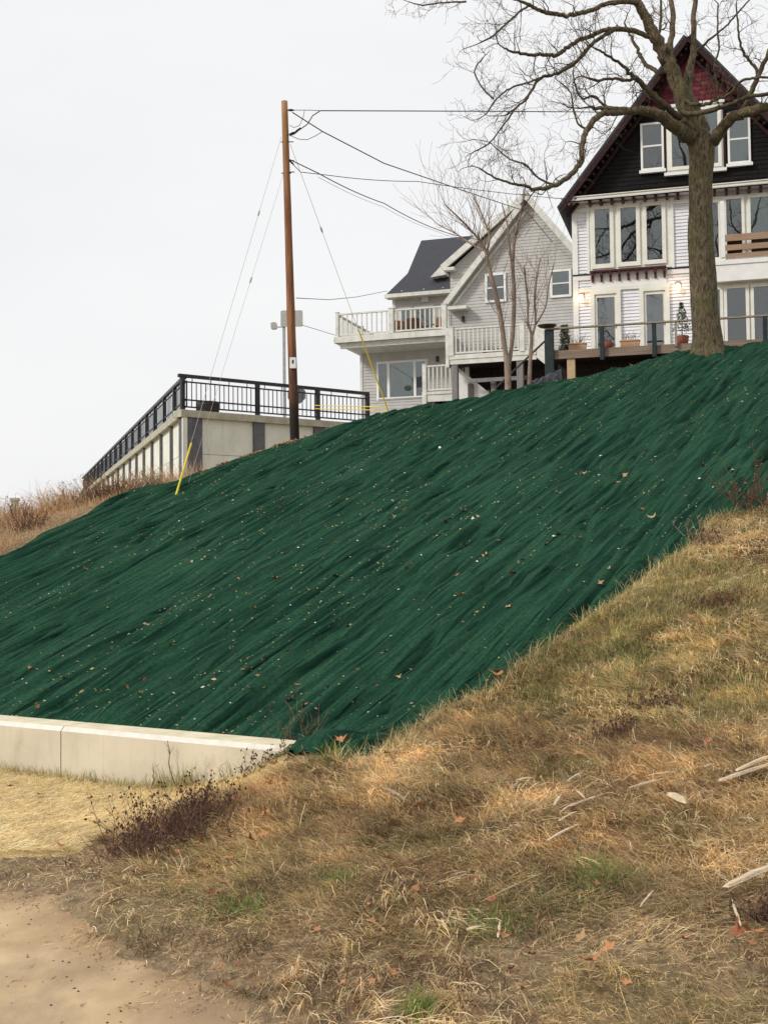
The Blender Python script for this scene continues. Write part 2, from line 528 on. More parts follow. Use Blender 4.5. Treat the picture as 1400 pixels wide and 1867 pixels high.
edges = [-13.6, -10.0, -6.4, -2.7, 0.98, WALL_END]
for a, b in zip(edges[:-1], edges[1:]):
    g = 0.008
    n = 14
    mb = MB(); mt = MB(); mc = MB()
    a2, b2 = a + g, b - g
    prof = [(0.02, -0.3), (0.0, WALL_TOP - 0.045)]
    mb.box(a2, b2, 0.0, WALL_TH, -0.4, WALL_TOP - 0.051)
    p = mb.build('wall_segment', m_wall, wall)
    mc.add([(a2, 0, WALL_TOP - 0.05), (b2, 0, WALL_TOP - 0.05), (b2, 0.045, WALL_TOP - 0.004), (a2, 0.045, WALL_TOP - 0.004), (a2, 0.0, WALL_TOP - 0.05), (a2, 0.05, WALL_TOP - 0.05), (b2, 0.05, WALL_TOP - 0.05)], [(0, 1, 2, 3), (0, 3, 5), (1, 6, 2)])
    mc.build('chamfer', m_chamf, p)
    mt.box(a2, b2, 0.045, WALL_TH, WALL_TOP - 0.05, WALL_TOP)
    mt.build('wall_top', m_walltop, p)
mj = MB(); mj.box(edges[0] + .05, WALL_END - .05, 0.07, WALL_TH - 0.02, -0.4, WALL_TOP - 0.03)
mj.build('joint_filler', m_conc_dk, wall)

# ------------------------------------------------------------------ erosion blanket
LEFT_PX = [(0, 1022), (60, 985), (130, 950), (200, 915), (262, 893), (296, 878), (322, 874)]
LOW_PX = [(1440, 905), (1400, 930), (1340, 940), (1292, 952), (1285, 985), (1200, 1040), (1110, 1110), (1000, 1180), (900, 1262), (800, 1305), (740, 1352), (700, 1386), (640, 1393), (590, 1384)]
left = [hit_xy(*p) for p in LEFT_PX]
low = [hit_xy(*p) for p in LOW_PX]
wl = [wpt(t, WALL_TH + 0.01, 0) for t in (WALL_END + 0.05, 3, 0, -5, -10)]
BL = [(-20, 26.0), (-12.5, 22.3), (left[0][0] - 2.2, left[0][1] - 0.4)] + left[:-1] + [(left[-1][0], left[-1][1]), (left[-1][0] - 0.3, 27.5), (-3.5, 28.6), (0, 29.5), (6.1, 29.7), (14, 30), (26, 31), (26, 22), (9, 17.0), low[0]]
BL += low[1:] + [(-0.50, 10.78), (-0.95, 10.82), (-1.12, 11.05)] + [(p.x, p.y) for p in wl] + [(-20, 24)]
FU = (-0.538, -0.843)      # down the slope
FV = (0.843, -0.538)       # across it
def fold_height(x, y):
    u = -(x * FU[0] + y * FU[1]); v = x * FV[0] + y * FV[1]
    # folds wander a little and fan out
    vv = v + 0.35 * fbm(u * 0.12, v * 0.25, 61, 3) + 0.10 * u * fbm(u * 0.03, v * 0.12, 62, 2) * 0.4
    amp = 0.55 + 0.75 * sst(0.5 + 0.9 * fbm(u * 0.16, v * 0.3, 63, 2))
    r0 = fbm(vv * 1.1, u * 0.10, 60, 2)
    r1 = 1 - np.abs(fbm(vv * 2.6, u * 0.16, 64, 2)) * 2.0
    r2 = 1 - np.abs(fbm(vv * 6.0, u * 0.30, 65, 2)) * 2.0
    r3 = fbm(vv * 13.0, u * 0.7, 66, 2)
    # pinched creases between the folds
    on = sst((fbm(vv * 1.3, u * 0.30, 73, 2) + 0.10) / 0.25)
    c1 = np.exp(-np.abs(vnoise(vv * 2.3 + 7, u * 0.22, 74)) / 0.09) * on
    on2 = sst((fbm(vv * 1.9, u * 0.45, 75, 2) + 0.05) / 0.25)
    c2 = np.exp(-np.abs(vnoise(vv * 4.6 + 3, u * 0.35, 76)) / 0.12) * on2
    c3 = np.exp(-np.abs(vnoise(vv * 9.5 + 5, u * 0.7, 77)) / 0.16) * sst((fbm(vv * 2.4, u * 0.6, 78, 2) + 0.02) / 0.25)
    lump = fbm(x * 1.1, y * 1.1, 67, 3)
    fine = fbm(x * 9, y * 9, 68, 2)
    return 0.06 * r0 + 0.045 * amp * r1 + 0.050 * amp * r2 + 0.036 * amp * r3 - 0.09 * c1 - 0.10 * c2 - 0.065 * c3 + 0.03 * lump + 0.005 * fine

def bl_soft(x, y):
    """1 inside the blanket, falling to 0 at its rim, so that the rim tucks into the turf"""
    x = np.asarray(x, float); y = np.asarray(y, float)
    d2 = np.full(x.shape, 9.0)
    n = len(BL)
    for i in range(n):
        ax, ay = BL[i]; bx, by = BL[(i + 1) % n]
        ex, ey = bx - ax, by - ay
        t = np.clip(((x - ax) * ex + (y - ay) * ey) / (ex * ex + ey * ey + 1e-9), 0, 1)
        d2 = np.minimum(d2, (x - ax - t * ex) ** 2 + (y - ay - t * ey) ** 2)
    d = np.sqrt(d2)
    d = np.where(in_poly(x, y, BL), d, -d) + 0.06 * fbm(x * 2.5, y * 2.5, 71, 2)
    w = (wall_t(x, y) < 3.3) & (wall_s(x, y) < WALL_TH + 0.6)
    return np.where(w, 1.0, sst((d + 0.05) / 0.30))
def blanket_z(x, y):
    z = H(x, y) + 0.035
    lf = bl_soft(x, y)
    f = fold_height(x, y)
    s = wall_s(x, y)
    k = sst((s - WALL_TH) / 0.5) * 0.9 + 0.1
    k = np.where((wall_t(x, y) < WALL_END + 0.1), k, 1.0)
    z = z + f * k * (0.35 + 0.65 * lf) + 0.015
    return z - 0.11 * (1 - lf)
us = lin(8.8, 42, 0.10); vs_ = lin(-30, 14, 0.031)
U, Vv = np.meshgrid(us, vs_)
X = -U * FU[0] + Vv * FV[0]; Y = -U * FU[1] + Vv * FV[1]
Z = blanket_z(X, Y)
inside = in_poly(X + 0.05 * fbm(X * 3, Y * 3, 70, 2), Y + 0.05 * fbm(X * 3, Y * 3, 71, 2), BL) & (X > -13) & (X < 16)
idx = np.arange(X.size).reshape(X.shape)
F = np.stack([idx[:-1, :-1], idx[:-1, 1:], idx[1:, 1:], idx[1:, :-1]], -1).reshape(-1, 4)
mk = inside.ravel(); F = F[mk[F].all(1)]
used = np.unique(F); rm = np.full(X.size, -1); rm[used] = np.arange(len(used))
V = np.stack([X.ravel(), Y.ravel(), Z.ravel()], -1)[used]; F = rm[F][:, ::-1]
m_blanket = mat('green_erosion_netting', (0.013, 0.052, 0.029), 0.95, c2=(0.031, 0.088, 0.050), scale=22, bump=0.7, bscale=160, bdist=0.012, detail=9, stretch=(1, 1, 1), spec=0.04)
def streaks(m, c, sc, lo, hi, seed):
    """streaks running down the slope, painted shade and light that bring out folds"""
    n = m.node_tree.nodes; l = m.node_tree.links; b = n['Principled BSDF']
    src = b.inputs['Base Color'].links[0].from_socket
    tc = n.new('ShaderNodeTexCoord'); mp = n.new('ShaderNodeMapping'); mp.vector_type = 'TEXTURE'
    mp.inputs['Rotation'].default_value = (0, 0, math.atan2(FU[1], FU[0]))
    mp.inputs['Scale'].default_value = sc
    mp.inputs['Location'].default_value = (seed, seed, 0)
    nz = n.new('ShaderNodeTexNoise'); nz.inputs['Scale'].default_value = 1.0; nz.inputs['Detail'].default_value = 6
    rp = n.new('ShaderNodeValToRGB'); rp.color_ramp.elements[0].position = lo; rp.color_ramp.elements[1].position = hi
    mx = n.new('ShaderNodeMix'); mx.data_type = 'RGBA'
    l.new(tc.outputs['Object'], mp.inputs['Vector']); l.new(mp.outputs['Vector'], nz.inputs['Vector']); l.new(nz.outputs['Fac'], rp.inputs['Fac'])
    l.new(rp.outputs['Color'], mx.inputs[0]); l.new(src, mx.inputs[6]); mx.inputs[7].default_value = (*c, 1)
    l.new(mx.outputs[2], b.inputs['Base Color'])
streaks(m_blanket, (0.007, 0.033, 0.022), (3.2, .13, 1), 0.47, 0.70, 3.1)
streaks(m_blanket, (0.006, 0.028, 0.020), (1.5, .045, 1), 0.52, 0.70, 5.3)
streaks(m_blanket, (0.004, 0.020, 0.013), (0.9, .028, 1), 0.54, 0.68, 1.3)
streaks(m_blanket, (0.034, 0.100, 0.058), (1.6, .05, 1), 0.58, 0.80, 9.7)
overlay(m_blanket, (0.07, 0.085, 0.035), 26.0, 0.66, 0.74, seed=7, detail=4)
bl = link('erosion_blanket', np_mesh('erosion_blanket', V, F, m_blanket))
tag(bl, 'dark green erosion control blanket wrinkled over the whole hillside', 'erosion blanket')

V, F = grid_mesh(xs, ys, lambda x, y: H(x, y) - 0.28 * sst((bl_soft(x, y) - 0.6) / 0.4) * (wall_s(x, y) > WALL_TH + .3))
ground = link('ground', np_mesh('ground', V, F, m_soil), kind='structure')
def blz(x, y):
    return float(blanket_z(np.array([x]), np.array([y]))[0])
# ================================================================== HOUSES
class Frame:
    def __init__(self, px, py, Y, deg):
        self.o = at(px, py, Y); self.t = math.radians(deg)
        self.u = Vector((math.cos(self.t), -math.sin(self.t), 0)); self.n = Vector((math.sin(self.t), math.cos(self.t), 0))
    def p(self, px, py, off=0.0):
        """local (x, z) of the point seen at a photo pixel on the plane local y = off"""
        d = ray(px, py); q = self.o + self.n * off
        t = (q - EYE).dot(self.n) / d.dot(self.n)
        w_ = EYE + d * t - self.o
        return w_.dot(self.u), w_.z

def siding(mb, z0, z1, xl, xr, pitch, y=0.0, out=0.016):
    z = z0
    while z < z1 - 1e-4:
        zt = min(z + pitch, z1)
        a0, a1 = xl(z), xl(zt); b0, b1 = xr(z), xr(zt)
        if b0 - a0 > 0.01:
            if b1 < a1: b1 = a1 = (a1 + b1) / 2
            mb.add([(a0, y - out, z), (b0, y - out, z), (b1, y - 0.003, zt), (a1, y - 0.003, zt), (a0, y, z), (b0, y, z)], [(0, 1, 2, 3), (4, 5, 1, 0)])
        z += pitch

C = lambda v: (lambda z: v)

def window(parent, x0, x1, z0, z1, y, fw, trim, back=None, muntin=None, glass=None, depth=0.05, fh=None, sill=False):
    """window: backing board, dark in place of an unlit room, with frame, pane and curtain; y = wall face"""
    fh = fh or fw
    b = MB().box(x0 + fw * .6, x1 - fw * .6, y - 0.012, y - 0.004, z0 + fh * .6, z1 - fh * .6).build('window', back or m_dark, parent)
    f = MB()
    yo = y - depth
    f.box(x0, x0 + fw, yo, y - 0.003, z0, z1); f.box(x1 - fw, x1, yo, y - 0.003, z0, z1)
    f.box(x0 + fw, x1 - fw, yo, y - 0.003, z1 - fh, z1); f.box(x0 + fw, x1 - fw, yo, y - 0.003, z0, z0 + fh)
    if muntin:
        f.box(x0 + fw, x1 - fw, yo + 0.008, y - 0.014, muntin - 0.025, muntin + 0.025)
    f.build('frame', trim, b)
    MB().box(x0 + fw, x1 - fw, y - 0.026, y - 0.020, z0 + fh, z1 - fh).build('pane', glass or G_PANE, b)
    if sill:
        MB().box(x0 - 0.05, x1 + 0.05, yo - 0.06, y - 0.003, z0 - 0.09, z0 - 0.002).build('sill', trim, b)
    return b

def curtain(parent, x0, x1, z0, z1, y, m, n=14):
    mb = MB(); vs = []; fs = []
    for i in range(n * 2 + 1):
        x = x0 + (x1 - x0) * i / (n * 2)
        yy = y - (0.003 if i % 2 else 0.0)
        vs += [(x, yy, z0), (x, yy, z1)]
    for i in range(n * 2):
        fs.append((2 * i, 2 * i + 2, 2 * i + 3, 2 * i + 1))
    mb.add(vs, fs)
    return mb.build('curtain', m, parent)

_bal = {}
def baluster_mesh(h, w_, m, key):
    k = (round(h, 3), key)
    if k not in _bal:
        _bal[k] = MB().box(-w_ / 2, w_ / 2, -w_ / 2, w_ / 2, 0, h).mesh('baluster', m)
    return _bal[k]

def railing(parent, a, b, z, h, m, key, posts=2, spacing=0.13, bw=0.035, toph=0.06, topw=0.09, low=0.1, post_w=0.11, post_mats=None, skip_ends=(False, False), post_drop=0.0):
    """white wooden railing from a to b (local xy); z = deck level"""
    a = Vector((a[0], a[1], 0)); b = Vector((b[0], b[1], 0)); L = (b - a).length; d = (b - a) / L
    ang = math.atan2(d.y, d.x)
    MB().bar(a + Vector((0, 0, z + h)), b + Vector((0, 0, z + h)), topw, toph).build('top_rail', m, parent)
    MB().bar(a + Vector((0, 0, z + low)), b + Vector((0, 0, z + low)), 0.045, 0.06).build('bottom_rail', m, parent)
    for i in range(posts):
        if (i == 0 and skip_ends[0]) or (i == posts - 1 and skip_ends[1]): continue
        p = a + (b - a) * (i / max(1, posts - 1))
        o = MB().cbox(-post_w / 2, post_w / 2, -post_w / 2, post_w / 2, -post_drop, h + 0.07, 0.012).build('post', m, parent)
        MB().box(-post_w / 2 - .015, post_w / 2 + .015, -post_w / 2 - .015, post_w / 2 + .015, h + 0.071, h + 0.095).build('post_cap', m, o)
        o.location = (p.x, p.y, z); o.rotation_euler = (0, 0, ang)
    n = int(L / spacing)
    me = baluster_mesh(h - low - toph / 2 - 0.03, bw, m, key)
    for i in range(1, n):
        p = a + d * (L * i / n)
        o = link('baluster', me, parent); o.location = (p.x, p.y, z + low + 0.03); o.rotation_euler = (0, 0, ang)

# ------------------------------------------------------------------ white house
W = Frame(1047, 662, 36.0, 15.5)
wh = thing('white_house', 'tall white sided house with black shingled gable and maroon trim on the hilltop', 'house', W.o, -W.t)
zl = W.p(1047, 366)[1]                    # eaves level
ua, za = W.p(1254, 78)                    # apex
uel, zel = W.p(1030, 362, -0.45)
WL = 0.0; WR = 2 * ua + 0.15; DEP = 9.0
base = -2.0
z2 = W.p(1057, 502)[1]                    # floor line between storeys
body = MB(); body.box(WL + .02, WR - .02, 0.02, DEP, base, zl)
body.prism([(WL + .02, zl), (WR - .02, zl), (ua, za - .25)], 0.02, DEP)
body.build('wall', m_siding_w, wh)
sd_ = MB(); siding(sd_, 0.0, zl - 0.02, C(WL), C(WR), 0.10, 0.012, 0.028)
sd_.build('lap_siding', m_siding_w, wh, kind='stuff')
# side wall laps
# gable: black shingles below, red above
uzr = lambda z: ua + (za - z) * (WR - ua) / (za - zl)
uzl = lambda z: ua - (za - z) * (ua - WL) / (za - zl)
zr = W.p(1250, 192)[1]
gs = MB()
z = zl + 0.06
row = 0
while z < zr:
    zt = z + 0.13
    a = uzl(z); b = uzr(z)
    x = a + (0.09 if row % 2 else 0)
    while x < b:
        x2 = min(x + random.uniform(0.12, 0.2), b)
        dz = random.uniform(-.008, .008)
        gs.add([(x + .004, -.03, z + dz), (x2 - .004, -.03, z + dz), (x2 - .004, -.012, zt), (x + .004, -.012, zt), (x + .004, -.01, z + dz), (x2 - .004, -.01, z + dz)], [(0, 1, 2, 3), (4, 5, 1, 0)])
        x = x2
    z = zt; row += 1
gs.build('black_shingles', m_black_sh, wh, kind='stuff')
bk = MB(); bk.prism([(uzl(zl + .06), zl + .06), (uzr(zl + .06), zl + .06), (ua, za - .3)], -0.008, 0.0)
bk.build('gable_backing', m_black_sh, wh)
z = zr; row = 0
shm = [MB().add([(-.085, 0, .03), (-.05, 0, .005), (0, 0, 0), (.05, 0, .005), (.085, 0, .03), (.085, .018, .16), (-.085, .018, .16), (-.085, .02, .03), (-.05, .02, .005), (0, .02, 0), (.05, .02, .005), (.085, .02, .03)], [(0, 1, 2, 3, 4, 5, 6), (7, 8, 1, 0), (8, 9, 2, 1), (9, 10, 3, 2), (10, 11, 4, 3)]).mesh('shingle', m) for m in m_red_sh]
while z < za - 0.25:
    a = uzl(z); b = uzr(z)
    x = a + 0.09 * (row % 2) + .06
    while x < b - .05:
        o = link('shingle', random.choice(shm), wh); o.location = (x, -0.034, z + random.uniform(-.006, .006))
        x += 0.178
    z += 0.135; row += 1
# roof: two slopes with overhang, thick enough to show an underside
def slope(mb, x0, z0_, x1, z1_, y0, y1, th):
    d = Vector((x1 - x0, z1_ - z0_)).normalized(); n = Vector((-d.y, d.x))
    if n.y < 0: n = -n
    pts = [(x0, z0_), (x1, z1_), (x1 + n.x * th, z1_ + n.y * th), (x0 + n.x * th, z0_ + n.y * th)]
    mb.prism(pts, y0, y1)
ov = 0.45
sl = (za - zl) / (ua - WL)
xe = WL - 0.28
ze = zl - 0.28 * sl
srr = (za - zl) / (WR - ua)
r = MB()
slope(r, xe, ze, ua, za, -ov, DEP + .3, 0.14)
slope(r, ua, za, WR + .28, zl - .28 * srr, -ov, DEP + .3, 0.14)
r.build('roof', m_roof, wh)
# layered rake boards with blocks
rk = MB()
for (xa, zaa, xb, zbb) in ((xe, ze, ua, za), (WR + .28, zl - .28 * srr, ua, za)):
    A = Vector((xa, -ov - 0.02, zaa - .02)); B = Vector((xb, -ov - 0.02, zbb - .02))
    rk.bar(A, B, 0.05, 0.15)
    d = (B - A).normalized(); nn = Vector((d.z, 0, -d.x))
    if nn.z > 0: nn = -nn
    rk.bar(A + nn * 0.22 + Vector((0, .30, 0)), B + nn * 0.20 + Vector((0, .30, 0)), 0.04, 0.10)
rake = rk.build('rake_board', m_maroon, wh)
dn = MB()
for (xa, zaa) in ((xe, ze), (WR + .28, zl - .28 * srr)):
    A = Vector((xa, 0, zaa)); B = Vector((ua, 0, za)); L = (B - A).length; d = (B - A) / L
    nn = Vector((d.z, 0, -d.x))
    if nn.z > 0: nn = -nn
    for i in range(int(L / .22)):
        p = A + d * (.3 + i * .22) + nn * 0.16
        if p.x > ua and xa < ua: break
        dn.bar(p + Vector((0, -ov + .03, 0)), p + Vector((0, -.12, 0)), 0.07, 0.07)
dn.build('rake_blocks', m_maroon, wh, kind='stuff')
# gutter along the front pent edge
gz = W.p(1200, 351, -0.3)[1]
gt = MB(); gt.prism([(0, 0), (0.11, 0.0), (0.13, 0.07), (-0.02, 0.07)], 0, 1)
gm = MB()
gm.box(xe + .02, WR + .2, -0.42, -0.30, gz - .05, gz + .05); gm.box(xe, WR + .22, -0.45, -0.29, gz + .05, gz + .075)
gm.build('gutter', m_cream, wh)
MB().prism([(xe + .05, gz - .05), (WR + .2, gz - .05), (WR + .2, gz - .02), (xe + .05, gz - .02)], -.42, -.02).build('soffit', m_siding_w, wh)
pr = MB(); pr.add([(xe + .1, -.31, gz + .06), (WR + .2, -.31, gz + .06), (WR + .1, -.03, gz + .22), (xe + .25, -.03, gz + .22)], [(0, 1, 2, 3)]); pr.build('pent_roof', m_black_sh, wh)
brk = MB().prism([(-.04, 0), (.04, 0), (.04, .12), (-.04, .12)], -.30, -.02).mesh('eave_bracket', m_darkred)
for px in list(range(1076, 1250, 20)) + list(range(1303, 1480, 21)):
    u = W.p(px, 366, -.1)[0]
    if u < WR:
        o = link('eave_bracket', brk, wh); o.location = (u, 0, gz - .175)
MB().box(WL, WR, -.035, -.018, gz - .3, gz - .18).build('frieze_board', m_white, wh)
# corner boards
for u in (WL, WR - .14):
    MB().box(u, u + .16, -.04, 0.0, 0, gz - .3).build('corner_board', m_white, wh)

def wpx(x0, y0, x1, y1, off=0.0):
    a = W.p(x0, y0, off); b = W.p(x1, y1, off)
    return a[0], b[0], b[1], a[1]

# upper triple window: trim field with three casements
a = W.p(1073, 380)[0]; b = W.p(1223, 380)[0]
zt = W.p(1146, 372)[1]; zb = W.p(1146, 492)[1]
MB().box(a, b, -.03, -.017, zb, zt).build('window_trim', m_cream, wh)
for k, (x0, y0, x1, y1) in enumerate(((1077, 376, 1120, 488), (1124, 373, 1168, 484), (1171, 369, 1215, 480))):
    u0, u1, z0, z1 = wpx(x0, y0, x1, y1)
    window(wh, u0, u1, z0, z1, -.031, 0.11, m_cream, back=m_blind if k == 0 else m_dark, glass=G_PANE, depth=.05, fh=.13)
for u in (a - .07, b):
    MB().box(u, u + .07, -.055, -.017, zb - .05, zt + .05).build('window_casing', m_white, wh)
MB().box(a - .1, b + .1, -.09, -.017, zt, zt + .06).build('window_head', m_white, wh)
# dark red bracket shelf
a = W.p(1077, 500)[0]; b = W.p(1215, 490)[0]; zs = W.p(1146, 494)[1]
sh = MB().box(a, b, -.20, -.018, zs, zs + .05).build('bracket_shelf', m_darkred, wh)
bm_ = MB().prism([(-.035, 0), (.035, 0), (.035, -.27), (-.035, -.27)], -.06, -.0).prism([(-.035, 0), (.035, 0), (.035, -.12), (-.035, -.12)], -.17, -.061).mesh('shelf_bracket', m_darkred)
for i in range(9):
    o = link('shelf_bracket', bm_, sh); o.location = (a + .06 + (b - a - .12) * i / 8, -.019, zs - .001)
# floor flashing, belt
MB().box(WL, a - .02, -.06, -.02, z2 - .02, z2 + .02).build('flashing', m_dark, wh)
MB().box(b + .02, WR, -.06, -.02, z2 - .02, z2 + .02).build('flashing', m_dark, wh)
for (q0, q1) in ((WL, a), (b, WR)):
    MB().box(q0 + .01, q1, -.045, -.018, z2 - .16, z2 - .021).build('belt_board', m_white, wh)
zd = W.p(1140, 523)[1]
MB().box(WL + .17, b + .1, -.05, -.018, zd - .08, zd + .03).build('belt_board', m_cream, wh)
MB().box(a, b, -.025, -.0165, zd + .03, zs - .0).build('shelf_backing', m_white, wh)
# doors
for (x0, y0, x1, y1) in ((1078, 532, 1132, 664), (1167, 526, 1221, 657)):
    u0, u1, z0, z1 = wpx(x0, y0, x1, y1); z0 = 0.02
    dr = MB().box(u0 + .04, u1 - .04, -.035, -.018, z0, z1 - .04).build('door', m_cream, wh)
    f = MB(); f.box(u0 - .03, u0 + .09, -.08, -.018, z0, z1); f.box(u1 - .09, u1 + .03, -.08, -.018, z0, z1); f.box(u0 + .09, u1 - .09, -.08, -.018, z1 - .10, z1)
    f.build('door_frame', m_cream, dr)
    MB().box(u0 + .17, u1 - .17, -.044, -.037, z0 + .2, z1 - .2).build('door_dark_backing', m_dark, dr)  # dark board in place of the unlit room behind the pane
    MB().box(u0 + .17, u1 - .17, -.056, -.050, z0 + .2, z1 - .2).build('pane', G_PANE2, dr)
    MB().box(u0 + .17, u1 - .17, -.066, -.057, z0 + .46, z0 + .51).build('crossbar', m_dark, dr)
    MB().box(u1 - .15, u1 - .125, -.10, -.036, 1.0, 1.12).build('handle', m_galv, dr)
# wall lamps beside the doors
m_lamp = mat_emit('lit_lamp_glass', (1.0, 0.66, 0.34), 6.0)
for (px, py) in ((1060, 543), (1236, 523)):
    u, z = W.p(px, py)
    L_ = MB().box(-.07, .07, -.03, 0, -.02, .16).build('wall_lamp', m_wood_grey, wh); L_.location = (u, -.018, z)
    g_ = MB().lathe([(.03, -.12), (.06, -.09), (.075, -.01), (.05, .06), (.02, .08)], 0, -.10, 12).build('lamp_glass', m_lamp, L_, smooth=True)
    ld = bpy.data.lights.new('lamp_light', 'POINT'); ld.energy = 2.2; ld.color = (1, .62, .30); ld.shadow_soft_size = .06
    lo = bpy.data.objects.new('lamp_light', ld); COL.objects.link(lo); lo.parent = L_; lo.location = (0, -.24, 0)
# gable windows
zg1 = W.p(1265, 308)[1]
for nm, (x0, y0, x1, y1), mz, cur in (('l', (1167, 226, 1211, 308), 266, m_dark), ('r', (1325, 207, 1369, 296), 253, m_curt_pale)):
    u0, u1, z0, z1 = wpx(x0, y0, x1, y1, -.03)
    mm = W.p((x0 + x1) / 2, mz, -.03)[1]
    wn = window(wh, u0, u1, z0, z1, -.034, 0.062, m_white, back=cur, muntin=mm, glass=G_PANE, depth=.05, sill=True)
u0, u1, z0, z1 = wpx(1213, 198, 1320, 306, -.03)
um = (u0 + u1) / 2
MB().box(u0, u1, -.05, -.032, z0, z1).build('window_trim', m_cream, wh)
for q0, q1, cur in ((u0 + .06, um - .05, m_blind), (um + .05, u1 - .06, m_curt_pale)):
    window(wh, q0, q1, z0 + .06, z1 - .06, -.051, .10, m_cream, back=cur, glass=G_PANE, depth=.05)
MB().box(u0 - .07, u1 + .07, -.16, -.033, z0 - .10, z0 - .01).build('window_sill', m_white, wh)
MB().box(u0 - .05, u1 + .05, -.12, -.033, z1, z1 + .09).build('window_head', m_white, wh)
for q in (W.p(1211, 260)[0] - .0, W.p(1322, 250)[0] - .06):
    MB().box(q, q + .06, -.06, -.033, z0, z1 - .2).build('window_casing', m_maroon, wh)
# right bay: upper glazing behind the cedar balcony, lower glazing
MB().box(W.p(1299, 380)[0], WR - .2, -.03, -.017, W.p(1350, 470)[1], W.p(1350, 360)[1]).build('window_trim', m_cream, wh)
for (x0, y0, x1, y1), cur in (((1290, 366, 1316, 474), m_dark), ((1318, 360, 1359, 478), m_dark), ((1362, 357, 1410, 474), m_curt_teal), ((1413, 353, 1452, 470), m_dark)):
    u0, u1, z0, z1 = wpx(x0, y0, x1, y1)
    window(wh, u0, u1, z0, z1, -.031, .08, m_cream, back=cur, glass=G_PANE, depth=.05)
MB().box(W.p(1301, 500)[0], WR, -.34, -.02, W.p(1350, 515)[1], W.p(1350, 474)[1]).build('balcony_floor', m_white, wh)
MB().box(W.p(1301, 500)[0], WR, -.37, -.341, W.p(1350, 485)[1], W.p(1350, 477)[1]).build('balcony_trim', m_white, wh)
bal = None
for (ya, yb) in ((424, 436), (443, 453), (459, 470)):
    zt_, zb_ = W.p(1350, ya + 2, -.3)[1], W.p(1350, yb + 2, -.3)[1]
    MB().box(W.p(1322, 440, -.3)[0], W.p(1322, 440, -.3)[0] + 2.6, -.34, -.30, zb_, zt_).build('balcony_board', m_wood_orange, wh)
u = W.p(1314, 440, -.3)[0]
MB().box(u, u + .11, -.36, -.25, W.p(1314, 474)[1], W.p(1314, 372)[1]).build('balcony_post', m_white, wh)
u = W.p(1300, 440)[0]
zt_ = W.p(1350, 520)[1]
MB().box(W.p(1303, 520)[0], WR - .2, -.03, -.017, 0, zt_ + .1).build('window_trim', m_cream, wh)
for (x0, x1), cur in (((1300, 1319), m_curt_teal), ((1320, 1366), m_dark), ((1369, 1420), m_dark), ((1423, 1470), m_dark)):
    u0 = W.p(x0, 580)[0]; u1 = W.p(x1, 580)[0]
    window(wh, u0, u1, 0.05, zt_, -.031, .09, m_cream, back=cur, glass=G_PANE, depth=.06)

# ------------------------------------------------------------------ deck in front of the white house
DZ = 0.0
dk = thing('wooden_deck', 'brown board deck with dark green posts and thin rail before the white house', 'deck', W.o, -W.t)
DF = -2.4
ul = W.p(1003, 660, DF)[0]; urr = W.p(1560, 650, DF)[0]
nb = 14
for i in range(nb):
    y0 = DF + (-.03 - DF) * i / nb; y1 = DF + (-.03 - DF) * (i + 1) / nb - .012
    MB().box(ul, urr, y0, y1, -.05, -.012).build('deck_board', m_wood_brown, dk)
MB().box(ul, urr, DF - .04, DF - .002, -.26, -.02).build('fascia_board', m_wood_brown, dk)
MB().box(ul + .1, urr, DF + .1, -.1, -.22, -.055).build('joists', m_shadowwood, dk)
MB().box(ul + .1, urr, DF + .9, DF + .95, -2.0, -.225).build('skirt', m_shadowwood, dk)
zrail = W.p(1200, 588, DF)[1]
for px in (1002, 1098, 1193, 1395, 1490):
    u = W.p(px, 620, DF)[0]; pw = .058 if px != 1002 else .13
    MB().cbox(u - pw, u + pw, DF - .16, DF - .041, -.36 if px != 1002 else -.75, zrail - .03, .012).build('post', m_post_green, dk)
MB().box(ul - .1, urr, DF - .17, DF - .03, zrail - .03, zrail + .01).build('handrail', m_wood_grey, dk)
u = W.p(1041, 680, DF)[0]
MB().box(u - .11, u + .11, DF + .0, DF + .2, -1.6, -.262).build('support_post', m_wood_tan, dk)
u = W.p(1232, 600, DF)[0]
MB().box(u - .03, u + .03, DF - .14, DF - .06, -.1, zrail - .031).build('slim_post', m_wood_grey, dk)
# far left return rail + diagonal stair handrail
A = Vector((*[W.p(1000, 617, DF)[0]], DF - .1, W.p(1000, 617, DF)[1])); 
B_ = W.p(904, 709, DF - .3)
MB().tube([A, (B_[0], DF - .4, B_[1])], .028, 6).build('stair_handrail', m_metal_dark, dk)
# shallow dark bowl on the corner post
u = W.p(998, 596, DF)[0]
bw = thing('bowl_planter', 'shallow dark bowl planter on the corner post of the deck', 'planter', W.o + W.u * u + W.n * (DF - .1) + Vector((0, 0, zrail + .012)))
MB().lathe([(.08, 0), (.22, .04), (.28, .09), (.25, .095), (.15, .06)], 0, 0, 18).build('bowl', m_metal_dark, bw, smooth=True)

